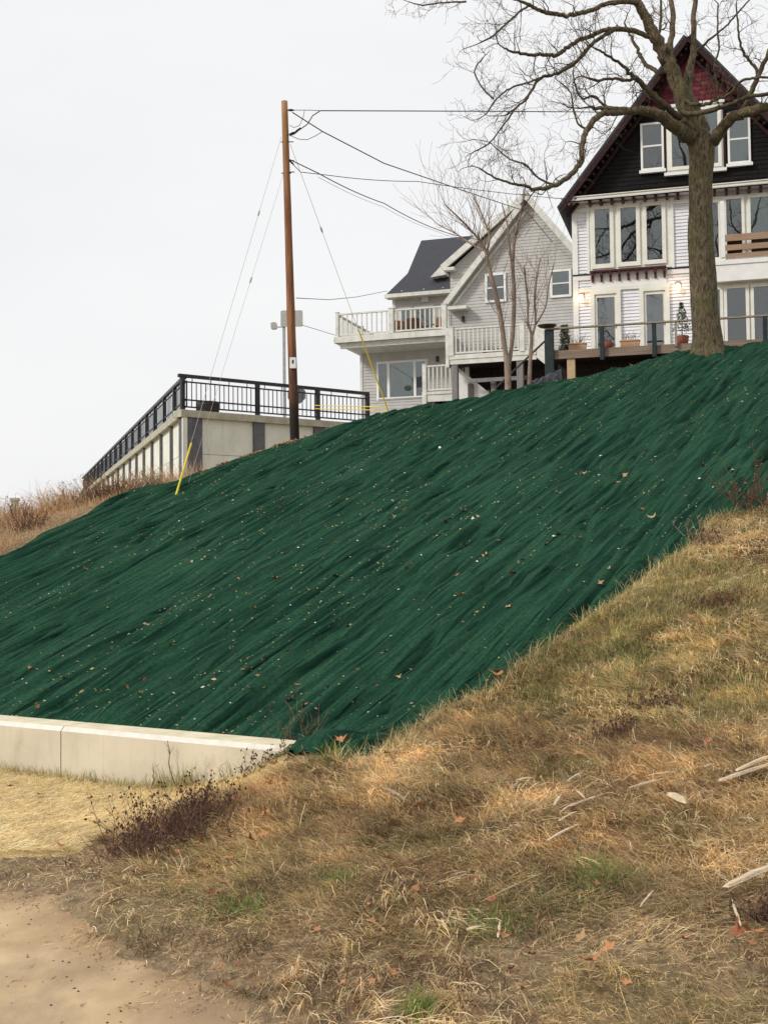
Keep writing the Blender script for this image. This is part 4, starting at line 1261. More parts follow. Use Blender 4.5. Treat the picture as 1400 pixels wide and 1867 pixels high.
for (x0, y0, x1, y1, rr) in ((526, 200, 536, 200, .025), (528, 245, 540, 240, .03), (536, 243, 548, 232, .022), (529, 293, 536, 300, .02)):
    MB().tube([pp(x0, y0) - pb, pp((x0 + x1) / 2, (y0 + y1) / 2) - pb, pp(x1, y1) - pb], [rr, rr * 1.3, rr * .6], 8).build('insulator', m_metal_dark, up_)

def wire(name, label, pts, r=.012, m=None, group=None, sag=0.0, seg=10, cat='wire'):
    P3 = [Vector(p) for p in pts]
    out = []
    for i in range(len(P3) - 1):
        k = seg if (P3[i + 1] - P3[i]).length > 1.5 else 3
        for j in range(k):
            f = j / k
            q = P3[i].lerp(P3[i + 1], f); 
            if (P3[i + 1] - P3[i]).length > 1.5: q.z -= sag * 4 * f * (1 - f)
            out.append(q)
    out.append(P3[-1])
    o = MB().tube([p - P3[0] for p in out], r, 5).build(name, m or m_wire, None, smooth=True)
    o.location = P3[0]
    return tag(o, label, cat, group)
Yw = 33.4
wire('power_line', 'topmost thick black cable running level from the pole top to the white house', [pp(540, 240), pp(560, 226, .05), pp(570, 210, .1), pp(584, 201, .15), at(880, 202, 30.6), at(1170, 204, 35.3)], .013, seg=12)
wire('power_line', 'thin dead-end line from the pole top joining the level cable', [pp(526, 200), pp(566, 200, .1), pp(584, 201, .15)], .008)
wire('service_cable', 'dark cable falling from the pole top to the grey house gable', [pp(533, 204), pp(588, 239, .3), at(700, 297, 31), at(860, 352, 36), at(960, 385, 41), at(1008, 442, 46.3)], .014, seg=6)
wire('jumper_loop', 'loose wire loop below the pole top ending at the falling cable', [pp(528, 246), pp(545, 253), pp(560, 254), pp(575, 247, .1), pp(588, 239, .3)], .008)
wire('jumper_loop', 'upper loose loop close beside the pole top', [pp(528, 227), pp(535, 232), pp(546, 228), pp(553, 212), pp(555, 201)], .007)
wire('telephone_cable', 'thin cable from mid pole to the big bare tree and white house eave', [pp(528, 293), pp(548, 313), pp(600, 319, .2), at(760, 330, 31), at(1030, 362, 35.6)], .009, sag=.04)
wire('telephone_cable', 'pale drooping cable from mid pole to the small bare tree and grey house', [pp(528, 290), pp(580, 315, .4), at(700, 370, 34.5), at(800, 419, 39), at(880, 437, 46)], .013, m=m_wire, sag=.05)
wire('telephone_cable', 'faint lower cable running beside the pale drooping one', [pp(580, 322, .4), at(700, 377, 34.5), at(790, 419, 39), at(876, 444, 46)], .006, m=m_wire_l, sag=.05)
wire('telephone_cable', 'thin low cable from the pole to the dark roof of the grey house', [pp(540, 543), at(600, 546, 36), at(650, 541, 41), at(706, 530, 49)], .010, seg=5)
wire('telephone_cable', 'faint cable from behind the road sign to the balcony deck', [at(550, 592, 41), at(612, 611, 47)], .010)
h2 = hit(316, 918)
h3 = hit(341, 890)
wire('guy_wire', 'outermost thin guy wire slanting left from the pole down to the yellow guard', [pp(513, 248), h2 + Vector((0, 0, .0))], .0048, m=m_wire_l)
wire('guy_wire', 'inner thin guy wire slanting left from mid pole into the blanket', [pp(517, 315), h3], .0040, m=m_wire_l)
gb_ = at(708, 752, 31.5)
ga = at(650, 598, 30.7)
wire('guy_wire', 'thin guy wire slanting right from the pole to the yellow guard before the grey house', [pp(529, 262), gb_], .0055, m=m_wire_l)
def interp_on(A, B, py):      # point on a line A-B that appears at photo row py
    lo, hi = 0.0, 1.0
    for _ in range(40):
        m = (lo + hi) / 2; q = A.lerp(B, m); v = q - EYE; yy = 933.5 - FPX * v.dot(UP) / v.dot(fwd)
        if yy < py: lo = m
        else: hi = m
    return A.lerp(B, (lo + hi) / 2)
for A, B, y0, y1, lab, r_ in ((pp(513, 248), h2, 808, 917, 'yellow guy wire guard standing in the blanket below the panel wall corner', .021), (pp(529, 262), gb_, 600, 750, 'long yellow guy wire guard in front of the grey house picture window', .018)):
    q0 = interp_on(A, B, y0); q1 = interp_on(A, B, y1)
    o = MB().tube([Vector((0, 0, 0)), (q1 - q0) * .5, q1 - q0], [r_, r_ * 1.08, r_], 8).build('guy_guard', m_yellow); o.location = q0 + Vector((.01, -.01, 0))
    tag(o, lab, 'guy guard')
for A, t_ in (((513, 248), .72), ((517, 315), .5)):
    pass
for (A, B, py, lab) in ((pp(513, 248), h2, 388, 'grey strain insulator on the outermost left guy wire'), (pp(517, 315), h3, 510, 'grey strain insulator on the inner left guy wire'), (pp(529, 262), gb_, 418, 'dark strain insulator on the right guy wire')):
    q = interp_on(A, B, py); d = (B - A).normalized()
    o = MB().tube([-d * .09, -d * .04, d * .04, d * .09], [.008, .022, .022, .008], 8).build('strain_insulator', m_galv, smooth=True); o.location = q
    tag(o, lab, 'insulator')
for k, (y0, y1) in enumerate(((739, 742), (745, 748))):
    q0 = at(575, y0, 36.5); q1 = at(706, y1, 33.5)
    o = MB().tube([Vector((0, 0, 0)), q1 - q0], .013, 6).build('barrier_rope', m_yellow); o.location = q0
    tag(o, ['upper yellow line stretched across the right end of the black railing', 'lower yellow line stretched across the right end of the black railing'][k], 'rope', 'yellow lines across the railing')

# ------------------------------------------------------------------ road sign post seen from behind
YS = 41.5
sb = at(519, 765, YS); stp = at(518, 568, YS)
sp = thing('road_sign', 'grey road sign post seen from behind with blank back plates behind the pole', 'sign', (sb.x, sb.y, cz - .03))
hs = stp.z - (cz - .03)
MB().box(-.05, .05, -.04, .04, 0, hs).build('post', m_galv, sp)
def plate(px0, py0, px1, py1, nm, th=.03, r=.05, dy=-.07):
    A = at(px0, py1, YS); B = at(px1, py0, YS); ox, oz = sb.x, cz - .03
    x0, x1, z0, z1 = A.x - ox, B.x - ox, A.z - oz, B.z - oz
    c = r
    poly = [(x0 + c, z0), (x1 - c, z0), (x1 - .3 * c, z0 + .3 * c), (x1, z0 + c), (x1, z1 - c), (x1 - .3 * c, z1 - .3 * c), (x1 - c, z1), (x0 + c, z1), (x0 + .3 * c, z1 - .3 * c), (x0, z1 - c), (x0, z0 + c), (x0 + .3 * c, z0 + .3 * c)]
    return MB().prism(poly, dy, dy + th).build(nm, m_signback, sp)
plate(512, 566, 552, 596, 'sign_plate')
plate(494, 588, 505, 600, 'sensor_box', th=.18, dy=-.1)
A = at(505, 596, YS); MB().bar((A.x - sb.x, 0, A.z - cz + .03), (-.03, 0, A.z - cz + .03), .03, .03).build('arm', m_galv, sp)
A = at(540, 718, YS - .3); r_ = .33
oc = [(A.x - sb.x + r_ * math.cos(math.radians(22.5 + 45 * k)), A.z - cz + .03 + r_ * math.sin(math.radians(22.5 + 45 * k))) for k in range(8)]
o = MB().prism(oc, -.12, -.09).build('octagonal_plate', m_conc_dk, sp)
# ------------------------------------------------------------------ far chimneys / posts in the left weeds
for (px, y0, y1, wd, Y, lab) in ((27, 908, 960, .30, 60, 'grey stub post poking out of the dry weeds at far left'),):
    b_ = at(px, y1, Y); tpt = at(px, y0, Y)
    hh = tpt.z - b_.z
    o = MB().box(-wd / 2, wd / 2, -wd / 2, wd / 2, -1.5, hh - .15).box(-wd / 2 - .05, wd / 2 + .05, -wd / 2 - .05, wd / 2 + .05, hh - .149, hh).build('marker_post', m_conc_cap)
    o.location = b_; tag(o, lab, 'post')

# ================================================================== TREES
random.seed(5)
m_bark = mat('furrowed_bark', (0.042, 0.034, 0.021), 0.95, c2=(0.25, 0.195, 0.12), scale=9, stretch=(2.6, 2.6, .7), bump=1.0, bscale=20, bdist=.06, detail=10)
overlay(m_bark, (0.13, 0.135, 0.040), 2.6, .50, .72, stretch=(1, 1, .6), seed=1.5, detail=9)
m_branch = mat('branch_bark', (0.045, 0.035, 0.022), 0.95, c2=(0.115, 0.092, 0.055), scale=9, bump=.6, bscale=30)
overlay(m_branch, (0.09, 0.10, 0.025), 2.2, .55, .7, seed=3.5)
m_twig = mat('twig_bark', (0.07, 0.05, 0.035), 0.95, c2=(0.13, 0.095, 0.065), scale=10)

def smooth_path(pts, rad, sub=4):
    """Catmull-Rom through (Vector, r)"""
    P_ = [pts[0] * 2 - pts[1]] + pts + [pts[-1] * 2 - pts[-2]]
    R_ = [rad[0]] + list(rad) + [rad[-1]]
    op, orr = [], []
    for i in range(1, len(P_) - 2):
        for j in range(sub):
            t = j / sub; t2, t3 = t * t, t ** 3
            a, b, c, d = P_[i - 1], P_[i], P_[i + 1], P_[i + 2]
            op.append(.5 * ((2 * b) + (c - a) * t + (2 * a - 5 * b + 4 * c - d) * t2 + (3 * b - a - 3 * c + d) * t3))
            orr.append(R_[i] * (1 - t) + R_[i + 1] * t)
    op.append(P_[-2]); orr.append(R_[-2])
    return op, orr

def grow(mb, p, d, L, r, lvl, up=0.25, kink=.34, sides=3, budget=None):
    n = 5 if lvl < 2 else 4
    pts = [p]; q = p.copy(); d = d.normalized()
    for i in range(n):
        d = (d + Vector((random.gauss(0, kink), random.gauss(0, kink), random.gauss(0, kink) + up * .35))).normalized()
        q = q + d * (L / n)
        pts.append(q.copy())
    rr = [max(r * (1 - .75 * i / n), .0030) for i in range(n + 1)]
    mb.tube(pts, rr, sides, cap=False)
    if lvl >= 3 or L < .16:
        return
    k = random.randint(3, 5) if lvl < 2 else random.randint(2, 4)
    for _ in range(k):
        i = random.randint(1, n)
        dd = (pts[i] - pts[i - 1]).normalized()
        side = dd.cross(Vector((random.gauss(0, 1), random.gauss(0, 1), random.gauss(0, 1)))).normalized()
        grow(mb, pts[i], dd * .75 + side * random.uniform(.5, 1.0), L * random.uniform(.42, .68), rr[i] * .72, lvl + 1, up, kink, sides)

YT = 28.3
tbase = at(1291, 640, YT); tbase.z -= .5
big = thing('bare_maple_tree', 'large bare maple with mossy trunk and spreading crooked limbs before the white house', 'tree', tbase)
def T(px, py, dy=0.0):
    return at(px, py, YT + dy) - tbase
def R_(wpx):        # photo width of a limb -> radius
    return wpx / FPX * YT / 2 * (0.84 if wpx < 34 else 0.98)
def limb(name, path, sub=5, sides=8, m=m_branch, tw=True, twL=(.5, 1.1), start=.25, dens=2.2, parent=None, up=.2, tlvl=1, jit=.03):
    pts = [T(*p[:3]) for p in path]; rad = [R_(p[3]) for p in path]
    op, orr = smooth_path(pts, rad, sub)
    # small crookedness
    for i in range(1, len(op) - 1):
        op[i] = op[i] + Vector((random.gauss(0, 1), random.gauss(0, 1), random.gauss(0, 1))) * min(.022, orr[i] * (.30 if orr[i] < .05 else .14))
    o = MB().tube(op, orr, sides, jit=jit).build(name, m, parent or big, smooth=True)
    if tw:
        mb = MB()
        L = 0
        acc = 0
        tot = sum((op[i + 1] - op[i]).length for i in range(len(op) - 1))
        for i in range(1, len(op)):
            seg = (op[i] - op[i - 1]); L += seg.length
            if L / tot < start: continue
            acc += seg.length * dens * 1.25
            while acc > 0:
                acc -= 1
                dd = seg.normalized()
                side = dd.cross(Vector((random.gauss(0, 1), random.gauss(0, 1), random.gauss(0, 1)))).normalized()
                grow(mb, op[i - 1].lerp(op[i], random.random()), dd * .5 + side, random.uniform(*twL), min(orr[i] * .5, .017), tlvl, up)
        grow(mb, op[-1], op[-1] - op[-2], random.uniform(*twL), orr[-1] * .9, tlvl, up)
        mb.build('twigs', m_twig, o, kind='stuff')
    return o
# trunk with root flare
tp = [T(1291, 665, 0), T(1291, 638, 0), T(1289, 612, 0), T(1285, 570, 0), T(1281, 500, 0), T(1277, 440, 0), T(1276, 380, 0), T(1276, 330, 0), T(1278, 290, 0), T(1277, 262, 0), T(1272, 236, 0)]
tr_ = [R_(w_) for w_ in (76, 62, 55, 50, 48, 46, 43, 43, 46, 48, 34)]
op, orr = smooth_path(tp, tr_, 6)
mb = MB()
N = 28
vs = []; fs = []
for i, (p, r) in enumerate(zip(op, orr)):
    fl = max(0, 1 - i / 14)
    for k in range(N):
        an = 2 * math.pi * k / N
        rr = r * (1 + .05 * float(vnoise(k * .55 + 3, i * .16, 3)) + .035 * math.sin(an * 3 + i * .05) + .20 * fl * fl * math.sin(an * 5 + 1) + .02 * random.uniform(-1, 1))
        vs.append(p + Vector((rr * math.cos(an), rr * math.sin(an), 0)))
for i in range(len(op) - 1):
    for k in range(N):
        fs.append((i * N + k, i * N + (k + 1) % N, (i + 1) * N + (k + 1) % N, (i + 1) * N + k))
mb.add(vs, fs)
mb.build('trunk', m_bark, big, smooth=True)
# limb paths: (px, py, depth offset, width px)
limb('limb', [(1276, 262, 0, 34), (1262, 232, -.1, 34), (1248, 195, -.2, 32), (1237, 160, -.25, 32), (1222, 121, -.3, 31), (1205, 88, -.4, 29), (1188, 55, -.5, 25), (1172, 22, -.6, 20), (1155, -12, -.7, 17), (1130, -50, -.8, 12)], m=m_bark, sides=12, start=.6, dens=1.2)
limb('limb', [(1283, 268, 0, 32), (1278, 236, .1, 34), (1263, 200, .2, 34), (1250, 165, .25, 26), (1258, 125, .3, 17), (1264, 85, .4, 13), (1264, 45, .4, 12), (1268, 0, .5, 11), (1270, -40, .6, 9)], m=m_bark, sides=12, start=.6, dens=1.2)
limb('limb', [(1274, 262, 0, 30), (1256, 250, -.2, 32), (1235, 235, -.4, 30), (1212, 215, -.6, 26), (1190, 204, -.8, 22), (1165, 200, -1, 18), (1140, 201, -1.1, 15), (1112, 197, -1.2, 11), (1090, 196, -1.3, 8), (1072, 194, -1.4, 5)], m=m_bark, sides=10, start=.5, dens=1.8)
limb('limb', [(1158, 200, -1, 13), (1125, 204, -1.2, 13), (1098, 207, -1.4, 13), (1080, 222, -1.6, 13), (1066, 244, -1.7, 12), (1060, 268, -1.8, 12), (1060, 292, -1.9, 11), (1046, 312, -2, 11), (1028, 328, -2.1, 10), (1004, 340, -2.2, 9), (980, 345, -2.3, 8), (955, 338, -2.4, 6), (930, 333, -2.5, 5), (900, 322, -2.6, 4), (872, 305, -2.7, 3)], m=m_bark, start=.2, dens=3.0)
limb('limb', [(1295, 262, 0, 26), (1312, 240, -.3, 26), (1330, 218, -.6, 24), (1352, 206, -.9, 22), (1378, 200, -1.1, 22), (1410, 190, -1.3, 20), (1450, 172, -1.5, 17), (1490, 150, -1.6, 12)], m=m_bark, sides=10, start=.4, dens=1.4)
limb('limb', [(1240, 200, -.2, 8), (1256, 207, -.7, 11), (1278, 204, -1.0, 11), (1300, 199, -1.2, 11), (1328, 190, -1.3, 9), (1358, 178, -1.4, 8), (1400, 170, -1.5, 8), (1440, 162, -1.6, 6)], start=.3, dens=1.6)
limb('limb', [(1246, 180, -.3, 7), (1262, 188, -.6, 9), (1284, 189, -.8, 8), (1304, 180, -1, 8), (1330, 172, -1.1, 7), (1347, 150, -1.2, 6), (1372, 142, -1.3, 6), (1405, 141, -1.4, 5)], start=.3, dens=1.6)
limb('limb', [(1352, 205, -.9, 11), (1364, 180, -.9, 11), (1376, 152, -1, 11), (1388, 125, -1, 10), (1400, 98, -1.1, 9), (1412, 60, -1.2, 8), (1420, 20, -1.3, 6)], start=.3, dens=1.6)
limb('limb', [(1382, 138, -1, 6), (1374, 118, -1, 6), (1358, 100, -1, 6), (1349, 78, -1.1, 5), (1345, 45, -1.2, 4), (1342, 5, -1.3, 3)], start=.2, dens=2)
limb('limb', [(1304, 180, -1, 5), (1307, 155, -1, 5), (1303, 120, -1.1, 5), (1310, 88, -1.2, 4), (1308, 50, -1.3, 4), (1309, 5, -1.3, 3)], start=.2, dens=2)
limb('limb', [(1262, 100, .4, 6), (1280, 83, .3, 6), (1300, 66, .2, 5), (1322, 48, .1, 4), (1345, 22, 0, 4), (1370, -5, 0, 3)], start=.2, dens=2.2)
limb('limb', [(1186, 60, -.5, 14), (1176, 30, -.6, 13), (1168, 8, -.6, 12), (1147, 2, -.8, 11), (1125, 3, -.9, 11), (1105, 6, -1, 10), (1086, 14, -1.1, 10), (1062, 22, -1.2, 10), (1034, 28, -1.3, 9), (1005, 24, -1.4, 9), (984, 18, -1.5, 8), (965, 8, -1.6, 7), (938, -2, -1.7, 5), (915, -12, -1.8, 4)], m=m_bark, start=.25, dens=2.4)
limb('limb', [(965, 10, -1.6, 5), (950, 18, -1.7, 4), (930, 36, -1.8, 4), (912, 52, -1.9, 4), (896, 66, -2, 4), (875, 77, -2, 3)], start=.1, dens=2.8)
limb('limb', [(1203, 72, -.4, 11), (1178, 64, -.5, 11), (1155, 55, -.6, 11), (1125, 52, -.7, 11), (1100, 54, -.8, 10), (1074, 66, -.9, 10), (1052, 74, -1, 9), (1032, 88, -1.1, 9), (1016, 98, -1.2, 9), (990, 100, -1.3, 8), (963, 98, -1.4, 7), (940, 95, -1.5, 6), (919, 87, -1.6, 4)], m=m_bark, start=.25, dens=2.6)
limb('limb', [(1120, 53, -.7, 9), (1098, 66, -1, 8), (1080, 78, -1.1, 8), (1060, 102, -1.2, 8), (1038, 120, -1.3, 8), (1018, 132, -1.4, 7), (984, 142, -1.5, 6), (972, 160, -1.6, 6), (958, 180, -1.7, 5), (940, 196, -1.8, 4), (920, 210, -1.9, 3)], start=.2, dens=3.4)
limb('limb', [(984, 142, -1.5, 6), (962, 150, -1.6, 4), (930, 160, -1.8, 4), (905, 180, -1.9, 3), (888, 205, -2, 3)], start=.1, dens=3.4)
limb('limb', [(1238, 215, -.3, 14), (1224, 202, -.5, 15), (1206, 186, -.7, 14), (1188, 170, -.8, 13), (1170, 152, -.9, 12), (1153, 136, -1, 10), (1136, 120, -1.1, 7), (1118, 107, -1.2, 6), (1100, 96, -1.3, 5), (1084, 87, -1.4, 4)], start=.3, dens=2.2)
limb('limb', [(1158, 142, -1, 7), (1140, 146, -1.1, 7), (1110, 143, -1.2, 6), (1088, 146, -1.3, 6), (1072, 141, -1.4, 5)], start=.3, dens=2.6)
limb('limb', [(1205, 135, -.2, 10), (1192, 126, .1, 10), (1178, 116, .3, 9), (1166, 98, .5, 8), (1156, 78, .6, 7), (1148, 62, .7, 5), (1138, 40, .8, 4)], start=.4, dens=2)
limb('limb', [(1228, 130, -.2, 15), (1222, 100, .2, 15), (1223, 70, .4, 14), (1226, 30, .6, 12), (1222, -20, .8, 10)], m=m_bark, start=.6, dens=1)
limb('limb', [(1203, 90, -.4, 8), (1202, 60, -.2, 7), (1205, 30, 0, 6), (1204, -10, .1, 5)], start=.4, dens=1.5)
limb('limb', [(1122, 203, -1.2, 6), (1100, 190, -1.1, 6), (1082, 175, -1.0, 5), (1062, 180, -1, 4), (1050, 160, -1, 4), (1044, 130, -1, 3)], start=.2, dens=3)
limb('limb', [(1070, 236, -1.6, 5), (1052, 222, -1.6, 4), (1044, 190, -1.6, 4), (1040, 168, -1.6, 3), (1022, 150, -1.6, 3)], start=.1, dens=3)
limb('limb', [(1010, 337, -2.2, 5), (978, 322, -2.1, 4), (958, 300, -2.1, 4), (930, 290, -2.1, 3), (905, 270, -2.1, 3)], start=.05, dens=3.4)
limb('limb', [(850, 2, -1.2, 4), (808, 4, -1.3, 3), (770, 8, -1.3, 3), (745, 2, -1.3, 2)], start=.05, dens=3)
limb('limb', [(900, 180, -1.9, 4), (880, 160, -1.9, 3), (865, 130, -2, 3), (880, 105, -2, 3)], start=.05, dens=3.5)
limb('limb', [(940, 196, -1.8, 4), (912, 235, -1.9, 3), (890, 262, -2, 3), (865, 275, -2, 3)], start=.05, dens=3.5)

# ------------------------------------------------------------------ small bare trees by the decks
m_young = mat('pale_young_bark', (0.18, 0.128, 0.10), 0.9, c2=(0.33, 0.25, 0.20), scale=8, stretch=(2, 2, .6), bump=.4)
random.seed(9)
def small_tree(base_px, Y, label, stems, seed, fan):
    random.seed(seed)
    b = at(*base_px, Y); b.z -= .3
    t = thing('bare_sapling', label, 'tree', b)
    for st_ in stems:
        pts = [at(p[0], p[1], Y + p[2]) - b for p in st_]
        rad = [p[3] / FPX * Y / 2 for p in st_]
        op, orr = smooth_path(pts, rad, 4)
        o = MB().tube(op, orr, 8, jit=.04).build('stem', m_young, t, smooth=True)
        mb = MB()
        for i in range(len(op) // 3, len(op)):
            for _ in range(fan if random.random() < .6 else 0):
                dd = (op[i] - op[i - 1]).normalized()
                sd2 = Vector((random.gauss(0, 1), random.gauss(0, 1), .3)).normalized()
                grow(mb, op[i], dd * .9 + sd2 * .8, random.uniform(.5, 1.3), min(orr[i] * .45, .010), 2, .45, .14)
        mb.build('twigs', m_young, o, kind='stuff')
    return t
small_tree((925, 716), 29.2, 'forked bare sapling with pale trunk in front of the raised deck', [
    [(926, 730, 0, 13), (926, 700, 0, 12), (925, 662, 0, 12), (921, 640, 0, 9), (914, 590, -.1, 9), (907, 550, -.1, 9), (897, 510, -.2, 8), (889, 475, -.2, 6), (884, 455, -.2, 6), (868, 430, -.3, 4), (840, 400, -.4, 3), (810, 372, -.5, 2)],
    [(925, 670, 0, 9), (930, 650, .1, 8), (935, 600, .2, 8), (937, 540, .2, 8), (935, 480, .2, 6), (939, 430, .3, 5), (950, 385, .3, 3), (957, 340, .3, 2)],
    [(935, 500, .2, 5), (930, 460, .4, 4), (925, 410, .6, 3), (915, 370, .7, 2)],
    [(887, 462, -.2, 5), (892, 430, 0, 4), (880, 395, .2, 3), (862, 355, .3, 2)],
    [(886, 458, -.2, 4), (860, 445, .2, 3), (830, 425, .4, 2), (800, 410, .5, 2)],
], 31, 2)
small_tree((965, 708), 29.4, 'thin pinkish bare sapling just right of the forked one', [
    [(964, 720, 0, 8), (965, 690, 0, 8), (967, 650, 0, 7), (969, 612, 0, 6), (963, 590, 0, 4), (962, 550, .1, 4), (958, 510, .2, 3), (955, 485, .2, 2)],
    [(969, 614, 0, 5), (976, 590, .1, 4), (975, 550, .2, 4), (978, 510, .2, 3), (985, 470, .3, 2)],
    [(976, 592, .1, 4), (994, 560, -.1, 3), (1000, 520, -.2, 3), (1010, 480, -.3, 2)],
], 33, 1)
# ================================================================== GRASS, WEEDS, LEAVES, WOOD
def blades(P, Hh, az, lean, wd, colr, bend=1.0, name='grass', m=None, base_below=.01):
    """P (n,3) roots; Hh length; az lay direction; lean 0 upright .. 1 flat at the tip"""
    n = len(P)
    ts = np.array([0, .38, .72, 1.0])
    ang0 = np.pi / 2 * (1 - lean * .75)      # starting elevation
    ang1 = ang0 - bend * RNG.uniform(.3, 1.1, n)
    V = np.zeros((n, 7, 3), np.float32)
    pos = np.array(P, float); pos[:, 2] -= base_below
    d = np.stack([np.cos(az), np.sin(az)], -1)
    sw = RNG.normal(0, .25, n)
    s0 = np.stack([-np.sin(az + sw), np.cos(az + sw)], -1)
    prev = 0
    for k, t in enumerate(ts):
        if k > 0:
            e = ang0 + (ang1 - ang0) * (t + prev) / 2
            st = (t - prev) * Hh
            azk = az + sw * t
            pos = pos + np.stack([np.cos(e) * np.cos(azk) * st, np.cos(e) * np.sin(azk) * st, np.sin(e) * st], -1)
        prev = t
        if k < 3:
            w_ = wd * (1 - .35 * t) / 2
            V[:, k * 2, :2] = pos[:, :2] - s0 * w_[:, None]; V[:, k * 2 + 1, :2] = pos[:, :2] + s0 * w_[:, None]
            V[:, k * 2, 2] = pos[:, 2]; V[:, k * 2 + 1, 2] = pos[:, 2] + wd * .3
        else:
            V[:, 6] = pos
    # keep tips out of the ground
    g = H(V[:, :, 0], V[:, :, 1]) + .006
    V[:, 2:, 2] = np.maximum(V[:, 2:, 2], g[:, 2:] + RNG.uniform(0, .03, (n, 1)) * np.array([.5, .5, 1, 1, .8]))
    b = (np.arange(n) * 7)[:, None]
    tri = np.array([[0, 1, 3], [0, 3, 2], [2, 3, 5], [2, 5, 4], [4, 5, 6]])
    F = (b[:, :, None] + tri[None]).reshape(-1, 3)
    col = np.repeat(colr, 7, 0)
    return V.reshape(-1, 3), F, col

def palette(n, w_, cols):
    cols = np.array(cols); w_ = np.asarray(w_)
    if w_.ndim == 1:
        w_ = np.tile(w_, (n, 1))
    w_ = w_ / w_.sum(1, keepdims=True)
    c = w_.cumsum(1); r = RNG.random((n, 1))
    i = (r > c).sum(1).clip(0, len(cols) - 1)
    return cols[i] * RNG.uniform(.75, 1.25, (n, 1)) * RNG.uniform(.93, 1.07, (n, 3))

def translucent(m, k=.35):
    n = m.node_tree.nodes; l = m.node_tree.links; b = n['Principled BSDF']
    src = b.inputs['Base Color'].links[0].from_socket
    t = n.new('ShaderNodeBsdfTranslucent'); l.new(src, t.inputs['Color'])
    mx = n.new('ShaderNodeMixShader'); mx.inputs[0].default_value = k
    o = [x for x in n if x.type == 'OUTPUT_MATERIAL'][0]
    l.new(b.outputs[0], mx.inputs[1]); l.new(t.outputs[0], mx.inputs[2]); l.new(mx.outputs[0], o.inputs['Surface'])
m_grass = mat('dry_grass', (0.85, 0.85, 0.85), 0.75, c2=(1.1, 1.1, 1.1), scale=3, vcol='Col', spec=.2)
translucent(m_grass)
STRAWC = (.93, .74, .41); TAN = (.74, .53, .28); BRN = (.36, .25, .14); GRN = (.25, .27, .085); LIME = (.43, .42, .15); RED = (.36, .15, .07); PALE = (.88, .74, .50); GRY = (.54, .46, .32)
BLn = BL
def scatter(n, x0, x1, y0, y1, ok, cone=1.35, keep=None):
    out = []
    got = 0
    while got < n:
        x = RNG.uniform(x0, x1, n); y = RNG.uniform(y0, y1, n)
        m = (np.abs(x) < .33 * y * cone + .9) & ok(x, y)
        if keep is not None:
            m &= RNG.random(n) < keep(x, y)
        out.append(np.stack([x[m], y[m]], -1)); got += m.sum()
        if len(out) > 60: break
    return np.concatenate(out)[:n]

def bank_ok(x, y):
    xx = x + .12 * fbm(x * 2.2, y * 2.2, 41, 3); yy = y + .12 * fbm(x * 2.2, y * 2.2, 42, 3)
    m = ~in_poly(xx, yy, BLn)
    m &= (d_path(x, y) > .16 + .25 * fbm(x * 1.5, y * 1.5, 43, 3))
    m &= ~straw_mask(x, y)
    m &= ~((wall_s(x, y) > -.03) & (wall_t(x, y) < WALL_END + .05))
    m &= (x > -3.2)
    return m
def near_density(x, y):
    d = d_path(x, y)
    return np.clip(.04 + (d - .15) * .5, 0, 1) * np.where((x < -1.9) & (d < 1.5), .2, 1.0) * np.clip(1.15 - (y - 5) * .035, .45, 1) * (1 - .75 * sst((fbm(x * 1.1 + 4, y * 1.1, 44, 3) - .22) / .25) * sst((4 - d) / 3))

def bank_colours(x, y, n):
    g = sst((fbm(x * .55, y * .55, 51, 3) + .02 + .30 * sst((y - 9.5) / 3) * sst((x - 1.0) / 1.5)) / .3)
    g = np.maximum(g * .55, sst((fbm(x * 2.1, y * 2.1, 52, 2) - .30) / .15) * .75)
    rd = sst((fbm(x * .8, y * .8, 53, 3) - .12) / .25)
    st_ = sst((fbm(x * .7, y * .7, 54, 3) + .25) / .5)
    near = sst((1.2 - d_path(x, y)) / 1.2)
    w_ = np.stack([.75 * st_ * (1 - .5 * near) + .15, .62 + 0 * x, .24 + .35 * near, .95 * g, .6 * g, .2 * rd, .26 * st_, .18 + 0 * x], -1)
    c_ = palette(n, w_, [STRAWC, TAN, BRN, GRN, LIME, RED, PALE, GRY])
    tone = np.exp(.62 * fbm(x * 1.9, y * 1.9, 57, 3) + .35 * fbm(x * 6, y * 6, 58, 2)) * RNG.choice([.5, .8, 1.0, 1.1], n) * (1 - .05 * sst((9 - y) / 3)) * 1.06
    return c_ * tone[:, None]

VS, FS, CS = [], [], []
def push(v, f, c):
    k = sum(len(a) for a in VS)
    VS.append(v); FS.append(f + k); CS.append(c)
def flush(name, label=None, cat=None, m=m_grass):
    global VS, FS, CS
    V = np.concatenate(VS); F = np.concatenate(FS); Cc = np.concatenate(CS)
    o = link(name, np_mesh(name, V, F, m, smooth=False, col=Cc), kind='stuff')
    if label: tag(o, label, cat)
    VS, FS, CS = [], [], []
    return o

LAY = math.atan2(-.75, -.66)
def lay(x, y):
    # matted grass lies downhill, in swirls
    return LAY + 1.3 * fbm(x * .9, y * .9, 81, 2) * 1.6 + .6 * fbm(x * 3, y * 3, 82, 2)
# matted layer
N1 = 255000
p = scatter(N1, -3.4, 7.5, 4.4, 19, bank_ok, keep=near_density)
x, y = p[:, 0], p[:, 1]; n = len(x)
h = H(x, y)
L = RNG.uniform(.07, .24, n) * (1 + .5 * sst(fbm(x * 1.3, y * 1.3, 83, 2)))
shortg = sst((y - 9.5) / 3) * sst((x - .8) / 1.5)
L *= (1 - .35 * shortg)
v, f, c = blades(np.stack([x, y, h], -1), L, lay(x, y) + RNG.normal(0, .75, n), RNG.uniform(.62, 1.12, n), RNG.uniform(.0028, .0062, n) * np.clip(y / 10, .5, 1.2), bank_colours(x, y, n), bend=.6)
push(v, f, c)
